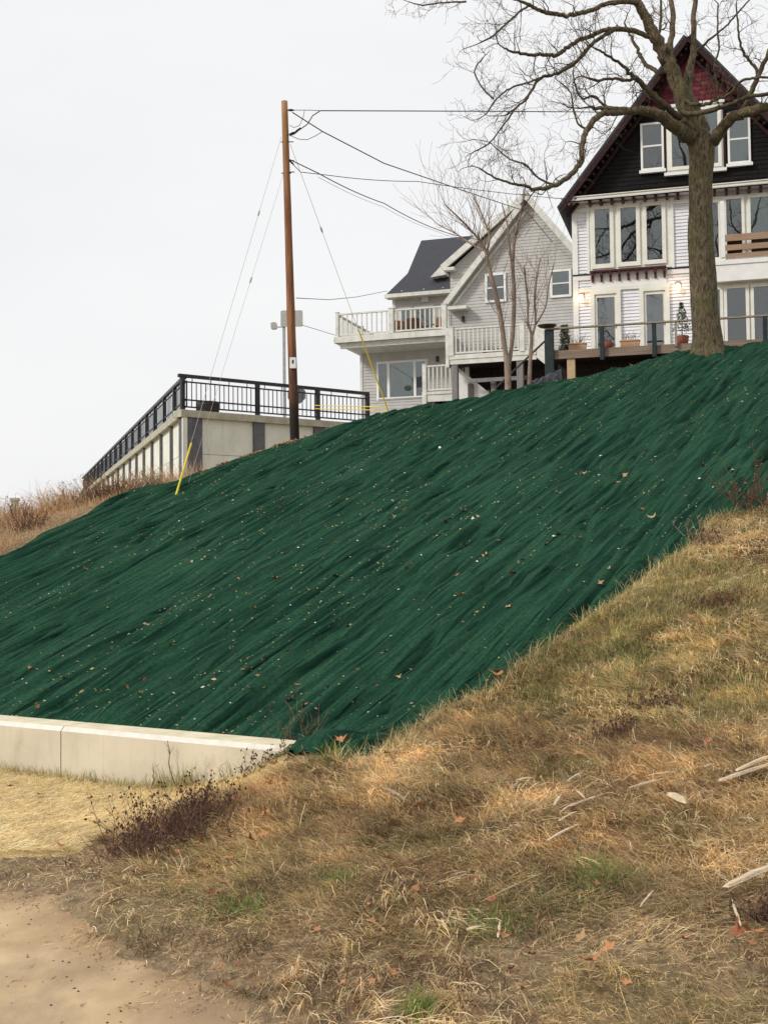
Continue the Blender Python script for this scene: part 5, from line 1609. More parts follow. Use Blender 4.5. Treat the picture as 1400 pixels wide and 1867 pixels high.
# standing and arching blades in tufts
NT = 2600
tp_ = scatter(NT, -3.0, 7.5, 4.5, 18, bank_ok, keep=lambda x, y: near_density(x, y) * sst((fbm(x * 1.0, y * 1.0, 85, 2) + .3) / .5))
k = 22
x = np.repeat(tp_[:, 0], k); y = np.repeat(tp_[:, 1], k); n = len(x)
sz = np.repeat(RNG.uniform(.6, 1.35, len(tp_)), k)
x = x + RNG.normal(0, .035, n) * sz; y = y + RNG.normal(0, .035, n) * sz
az = lay(x, y) + RNG.normal(0, .8, n)
tc_ = np.repeat(bank_colours(tp_[:, 0], tp_[:, 1], len(tp_)), k, 0) * RNG.uniform(.8, 1.25, (n, 1))
v, f, c = blades(np.stack([x, y, H(x, y)], -1), RNG.uniform(.08, .23, n) * sz, az, RNG.uniform(.15, .8, n), RNG.uniform(.002, .0042, n) * np.clip(y / 9, .7, 1.3), tc_, bend=1.5)
push(v, f, c)
# dark thatch blades in noise patches, painting the shaded gaps of the grass
p = scatter(23000, -3.2, 7.5, 4.4, 18, bank_ok, keep=lambda x, y: sst((fbm(x * 2.4, y * 2.4, 111, 3) - .05) / .2) * sst((fbm(x * .8, y * .8, 112, 2) + .35) / .5))
x, y = p[:, 0], p[:, 1]; n = len(x)
v, f, c = blades(np.stack([x, y, H(x, y) + .02], -1), RNG.uniform(.04, .14, n), RNG.uniform(0, 6.28, n), RNG.uniform(.3, 1.1, n), RNG.uniform(.003, .006, n) * np.clip(y / 9, .7, 1.3), palette(n, [.6, .4, .15], [(.085, .05, .032), (.15, .09, .055), (.24, .10, .055)]), bend=.8)
push(v, f, c)
# coarse bleached stalks, broken over in sheaves
NS = 2300
p = scatter(NS, -3.0, 7.5, 4.4, 17, bank_ok, keep=lambda x, y: sst((fbm(x * .9, y * .9, 113, 2) + .25) / .5) * np.where((x < -1.9) & (d_path(x, y) < 1.6), .06, 1.0))
k = 9
x = np.repeat(p[:, 0], k); y = np.repeat(p[:, 1], k); n = len(x)
x = x + RNG.normal(0, .03, n); y = y + RNG.normal(0, .03, n)
az = np.repeat(lay(p[:, 0], p[:, 1]) + RNG.normal(0, .7, len(p)), k) + RNG.normal(0, .35, n)
v, f, c = blades(np.stack([x, y, H(x, y) + .02], -1), RNG.uniform(.10, .32, n), az, RNG.uniform(.55, 1.15, n), RNG.uniform(.004, .0085, n) * np.clip(y / 9, .75, 1.4), palette(n, [.5, .4, .3], [PALE, STRAWC, TAN]), bend=1.5)
push(v, f, c)
# broken straw bits trodden into the bare soil by the path
p = scatter(17000, -5, 4, 4.4, 10.5, lambda x, y: (d_path(x, y) > -.02 + .3 * fbm(x * 3, y * 3, 120, 2)) & (d_path(x, y) < 2.2) & ~straw_mask(x, y), keep=lambda x, y: .3 + .7 * sst(d_path(x, y) / .8))
x, y = p[:, 0], p[:, 1]; n = len(x)
v, f, c = blades(np.stack([x, y, H(x, y) + .016], -1), RNG.uniform(.02, .09, n), RNG.uniform(0, 6.28, n), RNG.uniform(1.1, 1.3, n), RNG.uniform(.002, .005, n), palette(n, [.4, .4, .3, .3], [STRAWC, TAN, BRN, (.16, .10, .06)]), bend=.2, base_below=0)
push(v, f, c)
# fine short green turf along the blanket's lower edge
p = scatter(36000, .5, 7.5, 9.6, 18, bank_ok, keep=lambda x, y: sst((fbm(x * .6, y * .6, 86, 3) + .3) / .4))
x, y = p[:, 0], p[:, 1]; n = len(x)
v, f, c = blades(np.stack([x, y, H(x, y)], -1), RNG.uniform(.05, .15, n), RNG.uniform(0, 6.28, n), RNG.uniform(0, .7, n), RNG.uniform(.003, .006, n), palette(n, [.5, .3, .3, .2], [GRN, LIME, TAN, STRAWC]), bend=.7)
push(v, f, c)
# tufts hanging over the blanket's lower edge
ex, ey = [], []
for (a, b_) in zip(low[:-1], low[1:]):
    L_ = math.hypot(b_[0] - a[0], b_[1] - a[1]); nn = int(L_ * 260)
    tt = RNG.random(nn); ex.append(a[0] + (b_[0] - a[0]) * tt); ey.append(a[1] + (b_[1] - a[1]) * tt)
x = np.concatenate(ex) + .04; y = np.concatenate(ey) - .05; n = len(x)
kp = fbm(x * 1.4, y * 1.4, 87, 2) > -.25
x, y = x[kp], y[kp]; n = len(x); x = x + RNG.normal(0, .09, n); y = y + RNG.normal(0, .09, n)
v, f, c = blades(np.stack([x, y, H(x, y) + .02], -1), RNG.uniform(.08, .24, n), RNG.uniform(0, 6.28, n), RNG.uniform(0, .9, n), RNG.uniform(.003, .006, n), palette(n, [.35, .3, .5, .4], [GRN, LIME, TAN, STRAWC]), bend=1.0)
push(v, f, c)
# bright green tufts
for (px, py, nn, rr) in ((1095, 1612, 420, .11), (1010, 1650, 260, .2), (760, 1855, 160, .05), (615, 1615, 150, .09), (890, 1700, 200, .12), (440, 1670, 140, .1), (430, 1360, 80, .1), (590, 1374, 160, .12), (1040, 1190, 400, .25), (1165, 1200, 350, .2)):
    q = hit(px, py); n = nn
    x = q.x + RNG.normal(0, rr, n); y = q.y + RNG.normal(0, rr, n)
    v, f, c = blades(np.stack([x, y, H(x, y)], -1), RNG.uniform(.06, .17, n), RNG.uniform(0, 6.28, n), RNG.uniform(0, .7, n), RNG.uniform(.003, .005, n), palette(n, [.6, .4], [(.15, .28, .06), (.25, .35, .09)]), bend=.8)
    push(v, f, c)
flush('dry_grass', 'matted dry and green grass covering the near bank', 'grass')

# grass foot along the wall and on the straw ramp
n = 5200
t_ = RNG.uniform(-9, 3.4, n) ; s_ = -np.abs(RNG.normal(0, .10, n)) - .01
keep_ = fbm(t_ * 1.3, t_ * 0, 91, 3) > -.35
t_, s_ = t_[keep_], s_[keep_]; n = len(t_)
x = WA[0] + .843 * t_ + .538 * s_; y = WA[1] - .538 * t_ + .843 * s_
v, f, c = blades(np.stack([x, y, H(x, y)], -1), RNG.uniform(.06, .24, n) * (1 + .9 * sst(fbm(t_ * 1.1, t_ * 0, 92, 2))), RNG.uniform(0, 6.28, n), RNG.uniform(0, .6, n), RNG.uniform(.004, .007, n), palette(n, [.5, .35, .3, .3], [GRN, LIME, TAN, BRN]), bend=.8)
push(v, f, c)
flush('wall_foot_grass', 'ragged green and tan grass along the foot of the low wall', 'grass')

# straw fibres on the mulch patch
N3 = 60000
p = scatter(N3, -9, -.4, 8.9, 19, lambda x, y: straw_mask(x, y) & (wall_s(x, y) < -.08), cone=1.2)
x, y = p[:, 0], p[:, 1]; n = len(x)
v, f, c = blades(np.stack([x, y, H(x, y) + .045], -1), RNG.uniform(.05, .16, n), RNG.uniform(0, 6.28, n), RNG.uniform(1.0, 1.3, n), RNG.uniform(.003, .006, n), palette(n, [.6, .3, .25, .12], [(.88, .73, .42), (.74, .58, .30), (.95, .85, .58), (.46, .33, .17)]), bend=.3, base_below=0)
push(v, f, c)
flush('straw_fibres', 'pale yellow straw strewn in front of the low wall', 'straw')

# tall dry weeds beyond the blanket's left edge
def weeds_ok(x, y):
    return ~in_poly(x + .25 * fbm(x * 1.2, y * 1.2, 95, 2), y, BLn) & (wall_s(x, y) > 2) & (x < -4.2)
p = scatter(44000, -16, -4.3, 17, 34, weeds_ok, cone=1.35)
x, y = p[:, 0], p[:, 1]; n = len(x)
edge = sst((fbm(x * 1.1, y * 1.1, 96, 3) + .3) / .5)
wl2 = palette(n, np.stack([.5 + 0 * x, .5 + 0 * x, .45 + 0 * x, .25 * sst((fbm(x * .5, y * .5, 97, 2) - .05) / .2), .25 + 0 * x, .3 + 0 * x], -1), [(.82, .58, .33), (.70, .48, .27), (.44, .28, .16), (.32, .31, .13), (.50, .27, .16), (.66, .52, .36)])
dist_ = np.minimum(1, np.abs(x + 4.6) / 4 + .15)
v, f, c = blades(np.stack([x, y, H(x, y)], -1), RNG.uniform(.15, .8, n) * (.3 + 1.1 * edge) * (.6 + .45 * dist_), LAY + RNG.normal(0, 1.2, n), RNG.uniform(.0, .85, n), RNG.uniform(.005, .011, n), wl2, bend=.9)
push(v, f, c)
flush('tall_dry_weeds', 'tall brown dry weeds on the slope left of the green blanket', 'weeds')

# ------------------------------------------------------------------ litter on the bank: soil crumbs and leaf fragments
m_lit = mat('leaf_litter_bits', (0.8, 0.8, 0.8), 0.9, c2=(1.1, 1.1, 1.1), scale=3, vcol='Col')
def flakes(P, sz, colr):
    n = len(P)
    a = RNG.normal(0, 1, (n, 3)); a[:, 2] *= .35; a /= np.linalg.norm(a, axis=1, keepdims=True)
    b = np.cross(a, np.stack([RNG.normal(0, .3, n), RNG.normal(0, .3, n), np.ones(n)], -1)); b /= np.linalg.norm(b, axis=1, keepdims=True)
    V = np.zeros((n, 5, 3))
    s = sz[:, None]
    V[:, 0] = P + a * s; V[:, 1] = P + b * s * .6; V[:, 2] = P - a * s * .8; V[:, 3] = P - b * s * .6; V[:, 4] = P; V[:, 4, 2] += sz * .45
    tri = np.array([[0, 1, 4], [1, 2, 4], [2, 3, 4], [3, 0, 4]])
    F = ((np.arange(n) * 5)[:, None, None] + tri[None]).reshape(-1, 3)
    return V.reshape(-1, 3), F, np.repeat(colr, 5, 0)
p = scatter(7000, -3.5, 7.5, 4.4, 16, lambda x, y: (d_path(x, y) > -.05) & ~in_poly(x, y, BLn) & ~((wall_s(x, y) > -.03) & (wall_t(x, y) < WALL_END)), keep=lambda x, y: .35 + .65 * sst((2 - d_path(x, y)) / 2))
x, y = p[:, 0], p[:, 1]; n = len(x)
v, f, c = flakes(np.stack([x, y, H(x, y) + .012], -1), RNG.uniform(.004, .013, n), palette(n, [.4, .4, .15, .15, .08], [(.16, .10, .06), (.28, .19, .11), (.30, .12, .05), (.35, .26, .15), (.5, .45, .36)]))
push(v, f, c)
p = scatter(260, -6, 2, 4.4, 10, lambda x, y: (d_path(x, y) < .3) & (d_path(x, y) > -3), keep=lambda x, y: np.exp(-np.abs(d_path(x, y)) * 1.4) + .5 * (fbm(x * .9, y * 1.6, 99, 3) > .28))
x, y = p[:, 0], p[:, 1]; n = len(x)
v, f, c = flakes(np.stack([x, y, H(x, y) + .012], -1), RNG.uniform(.004, .016, n), palette(n, [.6, .3, .1], [(.09, .055, .035), (.17, .11, .07), (.35, .2, .1)]))
push(v, f, c)
flush('ground_litter', 'crumbs of soil and leaf bits over the bank and path edge', 'litter', m_lit)
# small debris on the blanket
def on_bl(x, y):
    return in_poly(x, y, BLn)
def crease_keep(x, y):
    u = -(x * FU[0] + y * FU[1]); v = x * FV[0] + y * FV[1]
    line = sst((fbm(v * 2.2, u * .18, 102, 3) - .12) / .15)
    low_ = sst((2.2 - wall_s(x, y)) / 1.2)
    return .10 + .25 * sst((fbm(x * .8, y * .8, 101, 3)) / .3) + .65 * line + .5 * low_
p = scatter(4300, -11, 12, 11, 29, lambda x, y: on_bl(x, y) & (wall_s(x, y) > .55), keep=crease_keep)
x, y = p[:, 0], p[:, 1]; n = len(x)
v, f, c = flakes(np.stack([x, y, blanket_z(x, y) + .004], -1), RNG.uniform(.008, .027, n) * (1 + .7 * (RNG.random(n) > .93)), palette(n, [.6, .28, .05, .10], [(.42, .29, .15), (.17, .10, .05), (.66, .64, .56), (.42, .38, .15)]))
push(v, f, c)
# leaf strip against the panel wall
q = [hit(x_, y_) for x_, y_ in ((372, 850), (420, 840), (470, 822), (520, 806), (534, 800))]
nn = 900
seg = RNG.integers(0, 4, nn); fr_ = RNG.random(nn)
A_ = np.array([[a.x, a.y] for a in q]); pxy = A_[seg] * (1 - fr_[:, None]) + A_[seg + 1] * fr_[:, None] + RNG.normal(0, .10, (nn, 2)) + np.array([[0, .1]])
v, f, c = flakes(np.stack([pxy[:, 0], pxy[:, 1], blanket_z(pxy[:, 0], pxy[:, 1]) + .02], -1), RNG.uniform(.02, .06, nn), palette(nn, [.5, .4, .2], [(.34, .16, .07), (.22, .10, .05), (.45, .28, .14)]))
push(v, f, c)
flush('blanket_debris', 'small leaf crumbs and pale specks sprinkled over the green blanket', 'litter', m_lit)

# ------------------------------------------------------------------ fallen leaves, one by one
random.seed(77)
leafm = []
lcols = [(.30, .15, .07), (.36, .22, .11), (.42, .30, .16), (.20, .09, .045), (.42, .20, .09), (.30, .115, .06)]
for k, lc in enumerate(lcols):
    m = mat('dead_leaf_%s' % 'abcdef'[k], lc, .8, var=.3, scale=25, spec=.2)
    for v_ in range(2):
        mb = MB(); pts = []
        NL = 15
        for i in range(NL):
            an = 2 * math.pi * i / NL
            rr = (1.0 if i % 3 == 0 else (.52 if i % 3 == 1 else .62)) * random.uniform(.85, 1.1)
            cu = random.uniform(.15, .75)
            pts.append((rr * math.cos(an), rr * math.sin(an) * .85, cu * rr * rr * (.7 + .5 * math.sin(2 * an + v_))))
        mb.add([(0, 0, .0)] + pts, [(0, i + 1, (i + 1) % NL + 1) for i in range(NL)])
        mb.tube([(0, 0, 0), (-.5, .05, .05), (-1.35, .12, .12)], [.03, .025, .02], 3)
        me = mb.mesh('fallen_leaf', m, smooth=True)
        leafm.append(me)
def leaf(x, y, z, s, kind, label, group):
    me = leafm[kind * 2 + random.randint(0, 1)]
    o = link('fallen_leaf', me); o.location = (x, y, z)
    o.rotation_euler = (random.uniform(-.5, .5), random.uniform(-.5, .5), random.uniform(0, 6.28)); o.scale = (s, s, s)
    tag(o, label, 'leaf', group)
# those that stand out, at their places on the blanket
big_bl = [(503, 1063, 1.5, 3), (612, 1064, 1.2, 0), (935, 1066, 1.4, 3), (888, 1038, 1.2, 2), (842, 1113, 1.2, 2), (905, 1242, 1.5, 4), (500, 1063, 1.1, 1), (104, 1113, 1.2, 2), (1140, 880, 1.4, 1), (1190, 950, 1.4, 2), (1170, 938, 1.0, 3), (1280, 857, 1.1, 0), (703, 1220, 1.2, 1), (740, 1050, 1.0, 1), (752, 1041, 1.0, 0), (720, 945, 1.1, 2), (845, 942, 1.1, 2), (813, 962, 1.2, 3), (843, 1007, 1.2, 1), (770, 1115, 1, 2), (655, 1160, 1.1, 2), (1130, 1048, 1.1, 0), (1093, 1078, 1.1, 1), (1020, 995, 1, 3), (338, 1028, 1, 0), (520, 1015, 1.1, 0), (560, 1087, 1, 1), (985, 935, 1.3, 1), (1050, 1000, .9, 2), (1015, 907, 1.1, 2), (232, 1268, 1.2, 0), (260, 1260, 1.1, 3), (190, 1272, 1, 2), (308, 1120, 1, 3), (530, 1298, 1.2, 2), (555, 1310, 1.2, 1), (392, 1248, 1, 0), (365, 1253, 1, 1), (1065, 870, 1, 2), (1308, 975, 1.2, 4), (1325, 912, 1.3, 4), (310, 990, 1.1, 2), (255, 865 + 120, .9, 0)]
rng2 = random.Random(3)
cells = [(px + rng2.uniform(-3, 3), py + rng2.uniform(-3, 3), s, k) for px, py, s, k in big_bl]
while len(cells) < 150:
    px = rng2.uniform(5, 1395); py = rng2.uniform(640, 1370)
    q = hit(px, py)
    if q is None or not in_poly(np.array([q.x]), np.array([q.y]), BLn)[0] or wall_s(q.x, q.y) < .8: continue
    cells.append((px, py, rng2.uniform(.55, 1.0), rng2.choice([0, 0, 1, 2, 3])))
cname = ['brown', 'tan brown', 'pale tan', 'dark brown', 'orange brown', 'rusty red']
for px, py, s, k in cells:
    q = hit(px, py)
    if q is None: continue
    zone = ('beside the low wall' if py > 1230 and px < 620 else 'along the lower grass edge' if py > 1450 - .52 * px and px > 620 and py > 900 else 'high up below the houses' if py < 800 and px > 600 else 'near the yellow guy guard' if px < 480 and py < 980 else 'near the left border' if px < 250 else 'near the right border' if px > 1230 else 'in the middle of the slope' if 900 < py < 1130 else 'above the middle of the slope' if py <= 900 else 'on the lower slope')
    sz_ = 'large' if s >= 1.3 else 'curled' if s > .8 else 'small'
    leaf(q.x, q.y, blz(q.x, q.y) + .012, .058 * s, k, '%s %s leaf on the green blanket %s' % (sz_, cname[k], zone), '%s %s leaves on the blanket %s' % (sz_, cname[k], zone))
big_gr = [(905, 1240, 1.2, 4), (705, 1392, 1.2, 5), (1340, 1030, 1.6, 4), (1055, 1395, 1.2, 4), (935, 1507, 1.0, 4), (838, 1520, 1.1, 4), (765, 1492, 1.2, 4), (710, 1522, 1.2, 4), (712, 1595, 1.2, 4), (1205, 1158, 1.3, 4), (1258, 1140, 1.3, 4), (1325, 1185, 1.4, 4), (1270, 1145, 1.2, 5), (1060, 1745, 1.2, 1), (1072, 1790, 1.6, 4), (1370, 1730, 1.8, 4), (1345, 1735, 1.3, 5), (1110, 1760, 1.1, 4), (958, 1840, 1.1, 4), (915, 1735, 1, 4), (897, 1672, 1, 5), (305, 1550, 1.3, 4), (363, 1560, 1.2, 4), (460, 1555, 1.2, 5), (485, 1505, 1.3, 4), (480, 1545, 1.1, 4), (430, 1480, 1.4, 5), (390, 1490, 1.3, 5), (490, 1450, 1.1, 4), (380, 1420, 1.1, 4), (500, 1410, 1.3, 5), (465, 1448, 1.1, 4), (318, 1632, 1.1, 4), (110, 1562, 1.0, 4), (75, 1466, 1.2, 4), (165, 1473, 1.0, 3), (20, 1450, .9, 3), (640, 1420, 1, 4), (570, 1425, 1.1, 1), (1290, 1375, 1, 5), (1150, 1290, 1.2, 5), (1190, 1275, 1.3, 4), (1240, 1320, 1, 4), (1040, 1260, 1, 4), (620, 1368, 1.3, 4), (632, 1366, 1.2, 5), (675, 1680, 1, 4), (545, 1820, 1, 4), (388, 1650, .9, 3), (1385, 860, 1.2, 4)]
cells = list(big_gr)
while len(cells) < 140:
    px = rng2.uniform(200, 1395); py = rng2.uniform(1000, 1860)
    q = hit(px, py)
    if q is None or in_poly(np.array([q.x]), np.array([q.y]), BLn)[0] or d_path(q.x, q.y) < .1: continue
    cells.append((px, py, rng2.uniform(.5, .95), rng2.choice([0, 0, 1, 3, 4, 5])))
for px, py, s, k in cells:
    q = hit(px, py)
    if q is None: continue
    st_ = py < 1480 and px < 200
    zone = ('on the pale straw mulch' if st_ else 'in the grass beside the dark shrub' if px < 520 and py < 1600 else 'in the grass near the dirt path' if px < 620 and py >= 1600 else 'in the grass by the wall end' if px < 760 and py < 1480 else 'in the green turf below the blanket' if py < 1260 else 'in the grass near the wood splinters' if px > 900 and 1380 < py < 1600 else 'in the lower right grass' if px > 1000 and py >= 1600 else 'at the bottom of the bank' if py > 1700 else 'in the dry grass of the middle bank')
    sz_ = 'large' if s >= 1.3 else 'curled' if s > .85 else 'small'
    leaf(q.x, q.y, q.z + .085, .049 * s, k, '%s %s leaf %s' % (sz_, cname[k], zone), '%s %s leaves %s' % (sz_, cname[k], zone))
# pale scraps on the blanket
m_scrap = mat('white_foam_scrap', (.75, .75, .73), .7, var=.08)
scrap_me = MB().add([(-1, -.5, 0), (.9, -.6, .1), (1.1, .3, 0), (.2, .8, .1), (-.9, .5, 0), (-.1, 0, .55)], [(0, 1, 5), (1, 2, 5), (2, 3, 5), (3, 4, 5), (4, 0, 5)]).mesh('foam_scrap', m_scrap)
for px, py, s in ((802, 817, 2.6), (703, 889, 1), (596, 827, 1), (742, 920, .8), (545, 1005, 1.1), (553, 1003, .9), (652, 1005, .9), (870, 1046, 1.1), (727, 1086, .9), (658, 1178, .9), (713, 1188, .9), (425, 928, .9), (1275, 884, 1.3), (1195, 845, .9), (1095, 837, 1.1), (1092, 870, .8), (1074, 862, .8), (1010, 1001, 1.3), (1128, 1010, 1.1), (456, 1162, .7), (1086, 1117, .8), (496, 975, .7), (637, 858, .7), (768, 1035, .9), (1300, 900, .8), (1335, 868, .8), (915, 840, .8), (935, 772, .8), (1068, 745, .8), (1128, 735, .9), (1260, 648, .9), (1235, 668, .8), (420, 1300, .8), (545, 1313, 1.2), (355, 1325, .7), (1380, 700, .8)):
    q = hit(px, py)
    if q is None: continue
    o = link('foam_scrap', scrap_me); o.location = (q.x, q.y, blz(q.x, q.y) + .004); sc_ = .026 * s * (q.y / 22) ** .5
    o.scale = (sc_, sc_, sc_); o.rotation_euler = (random.uniform(-.4, .4), random.uniform(-.4, .4), random.uniform(0, 6.28))
    zone = ('beside the low wall' if py > 1230 else 'near the left border' if px < 440 else 'near the right border' if px > 1230 else 'near the pole foot' if px < 660 and py < 880 else 'below the white house deck' if py < 800 else 'in the middle of the slope' if py > 1040 else 'on the right part of the slope' if px > 980 else 'on the upper middle slope')
    if s > 2: tag(o, 'largest white scrap, lying high on the green blanket', 'scrap')
    else: tag(o, '%s white scrap on the green blanket %s' % ('small' if s >= 1 else 'tiny', zone), 'scrap', '%s white scraps %s' % ('small' if s >= 1 else 'tiny', zone))

# ------------------------------------------------------------------ splintered wood on the bank
m_wood = mat('bleached_splinter', (0.46, 0.35, 0.23), 0.85, c2=(0.74, 0.61, 0.44), scale=5, stretch=(.6, 8, 8), bump=.5, bscale=20)
def splinter(px0, py0, px1, py1, w_, label, lift=.05, m=m_wood, name='wood_splinter', group=None, cat='wood'):
    a = hit(px0, py0); b = hit(px1, py1)
    lift += .05
    a = Vector((a.x, a.y, a.z + lift)); b = Vector((b.x, b.y, b.z + lift))
    mid = (a + b) / 2; d = b - a; L = d.length
    ux = d.normalized(); uy = Vector((0, 0, 1)).cross(ux).normalized(); uz = ux.cross(uy)
    n = 6
    vs = []; fs = []
    for i in range(n + 1):
        t = i / n
        ww = w_ * (.35 + .65 * math.sin(math.pi * min(1, .15 + t * .8)) ) * random.uniform(.85, 1.1)
        hh = ww * .45
        c_ = ux * (L * (t - .5)) + uy * random.gauss(0, .06) * w_ + uz * math.sin(t * 3) * .006
        for (sy, sz) in ((-1, -.6), (1, -.8), (.8, .7), (-.7, 1)):
            vs.append(c_ + uy * sy * ww / 2 + uz * sz * hh / 2 + ux * random.uniform(-.5, .5) * w_ * (1 if i in (0, n) else 0))
    for i in range(n):
        for k in range(4):
            fs.append((i * 4 + k, i * 4 + (k + 1) % 4, (i + 1) * 4 + (k + 1) % 4, (i + 1) * 4 + k))
    fs += [(3, 2, 1, 0), tuple(n * 4 + k for k in range(4))]
    o = MB().add(vs, fs).build(name, m); o.location = mid
    return tag(o, label, cat, group)
splinter(1322, 1652, 1425, 1612, .055, 'largest bleached board fragment at the right edge of the bank')
splinter(1312, 1453, 1425, 1418, .05, 'long pale split board near the right edge above the others', lift=.06)
splinter(1345, 1440, 1420, 1412, .04, 'upper of two crossing pale boards at the right edge', lift=.09)
splinter(998, 1564, 1055, 1533, .024, 'lone straight pale stick lying below the splinter cluster')
splinter(1040, 1500, 1100, 1476, .022, 'longest pale splinter in the middle cluster')
splinter(1020, 1527, 1050, 1512, .018, 'short pale splinter just under the middle cluster')
splinter(1050, 1476, 1066, 1492, .016, 'small splinter crossing the longest one', lift=.08)
splinter(1010, 1497, 1024, 1478, .028, 'stubby pale chip left of the middle cluster')
splinter(1035, 1450, 1063, 1433, .016, 'thin pale splinter above the middle cluster')
splinter(1020, 1515, 1045, 1495, .014, 'thin splinter at the lower left of the middle cluster')
splinter(1150, 1464, 1212, 1447, .025, 'flat pale splinter left of the broad chip')
splinter(1180, 1452, 1235, 1443, .016, 'thin pale splinter resting on the flat one', lift=.09)
splinter(1219, 1476, 1250, 1496, .075, 'broad pale wood chip on the bank', lift=.06)
splinter(1285, 1425, 1303, 1421, .014, 'short grey twig piece above the pale boards')
splinter(945, 1448, 968, 1444, .02, 'small grey wood bit at the left of the splinters')
splinter(702, 1462, 740, 1486, .028, 'grey weathered stick half buried in the bank grass', m=m_wood_grey)
splinter(850, 1732, 878, 1728, .022, 'small pale chip low on the bank')
splinter(1168, 1700, 1192, 1670, .012, 'thin upright pale straw stick low on the bank', lift=.08)
splinter(1335, 1690, 1352, 1740, .014, 'slanting reddish stick near the lower right corner', lift=.08)
splinter(908, 1750, 912, 1720, .016, 'short stick standing beside an orange leaf', lift=.06)
m_twd = mat('dark_dead_stick', (0.07, 0.045, 0.03), .9, var=.3)
splinter(193, 1676, 228, 1664, .02, 'dark stick on the bare soil beside the path', m=m_twd, name='dead_stick', cat='stick', lift=.03)
splinter(222, 1616, 250, 1600, .012, 'tan stick on the grass edge below the shrub', name='dead_stick', cat='stick', lift=.04)
splinter(880, 1690, 990, 1640, .010, 'long thin dry stem lying across the grass', name='dead_stick', cat='stick', lift=.09, m=mat('tan_stem', (.40, .28, .16), .9, var=.2))

# ------------------------------------------------------------------ shrubs and single weeds
m_shrub = mat('reddish_shrub_stem', (0.08, 0.038, 0.030), 0.9, c2=(0.20, 0.10, 0.075), scale=14)
m_seed = mat('dark_seed_head', (0.075, 0.042, 0.030), 0.95, var=.35, scale=20)
def shrub(px, py, label, n, R, Hh, m, seeds, seed, cat='shrub', name='dry_shrub', lean=(0, 0), wid=1.0, r0=.0045):
    random.seed(seed)
    q = hit(px, py)
    t = thing(name, label, cat, q)
    st_ = MB(); sd3 = MB()
    for i in range(n):
        bx = random.gauss(0, R * .38) * wid; by = random.gauss(0, R * .25)
        bz = h1(q.x + bx, q.y + by) - q.z
        an = random.uniform(0, 6.28); el = random.uniform(.25, 1.35)
        d = Vector((math.cos(an) * math.cos(el) + lean[0], math.sin(an) * math.cos(el) + lean[1], math.sin(el)))
        L = Hh * random.uniform(.5, 1.15)
        p = Vector((bx, by, bz - .01)); pts = [p]
        dd = d.normalized()
        for k in range(4):
            dd = (dd + Vector((random.gauss(0, .12), random.gauss(0, .12), random.gauss(.03, .08)))).normalized()
            pts.append(pts[-1] + dd * L / 4)
        st_.tube(pts, [r0, r0 * .9, r0 * .7, r0 * .5, r0 * .35], 3, cap=False)
        for k in range(1, 5):
            for _ in range(random.randint(0, 2)):
                s2 = (pts[k] - pts[k - 1]).normalized().cross(Vector((random.gauss(0, 1), random.gauss(0, 1), .3))).normalized()
                e = pts[k] + (s2 * .7 + Vector((0, 0, .5))) * random.uniform(.03, .12)
                st_.tube([pts[k], e], [r0 * .5, r0 * .3], 3, cap=False)
                if random.random() < seeds:
                    for _ in range(2):
                        c_ = e + Vector((random.gauss(0, .008), random.gauss(0, .008), random.gauss(0, .01))); s_ = random.uniform(.004, .009)
                        sd3.add([c_ + Vector((s_, 0, 0)), c_ + Vector((0, s_, 0)), c_ - Vector((s_, 0, 0)), c_ - Vector((0, s_, 0)), c_ + Vector((0, 0, s_ * 1.5)), c_ - Vector((0, 0, s_ * 1.5))], [(0, 1, 4), (1, 2, 4), (2, 3, 4), (3, 0, 4), (1, 0, 5), (2, 1, 5), (3, 2, 5), (0, 3, 5)])
            if random.random() < seeds * .8:
                for _ in range(3):
                    c_ = pts[k] + Vector((random.gauss(0, .01), random.gauss(0, .01), random.gauss(0, .02))); s_ = random.uniform(.005, .010)
                    sd3.add([c_ + Vector((s_, 0, 0)), c_ + Vector((0, s_, 0)), c_ - Vector((s_, 0, 0)), c_ - Vector((0, s_, 0)), c_ + Vector((0, 0, s_ * 1.5)), c_ - Vector((0, 0, s_ * 1.5))], [(0, 1, 4), (1, 2, 4), (2, 3, 4), (3, 0, 4), (1, 0, 5), (2, 1, 5), (3, 2, 5), (0, 3, 5)])
    st_.build('stems', m, t, kind='stuff')
    if sd3.v: sd3.build('seed_heads', m_seed, t, kind='stuff')
    return t
shrub(300, 1548, 'dense dark reddish dry shrub at the edge of straw and grass', 150, .50, .50, m_shrub, .28, 1, r0=.0036)
shrub(355, 1505, 'smaller dark seedy shrub leaning right behind the dense one', 60, .28, .38, m_shrub, .7, 2, lean=(.35, 0), r0=.0036)
shrub(232, 1575, 'low sprawling reddish brush left of the dense shrub', 80, .42, .2, m_shrub, .1, 3, r0=.004)
shrub(1375, 930, 'dark rusty weed clump standing at the blanket edge by the right border', 42, .34, .75, mat('rusty_weed', (.09, .035, .02), .9, c2=(.20, .09, .05), scale=14), .95, 4, cat='weed', name='weed_clump', r0=.006)
shrub(1280, 1000, 'pale grey-tan weed clump at the notch in the blanket edge', 45, .25, .42, mat('tan_weed', (.24, .16, .10), .9, c2=(.42, .31, .2), scale=14), .5, 5, cat='weed', name='weed_clump', r0=.006)
shrub(1200, 1300, 'dark reddish brush patch in the middle of the bank', 90, .35, .16, m_shrub, .3, 6, cat='weed', name='weed_clump', r0=.004)
shrub(1120, 1350, 'brown dead weeds on the bank above the splinters', 60, .3, .2, m_shrub, .3, 7, cat='weed', name='weed_clump', r0=.004)
shrub(548, 1365, 'thin brown weeds before the right end of the low wall', 16, .22, .5, mat('brown_weed', (.12, .065, .04), .9, c2=(.22, .13, .08), scale=14), .4, 8, cat='weed', name='weed_clump', r0=.0035)
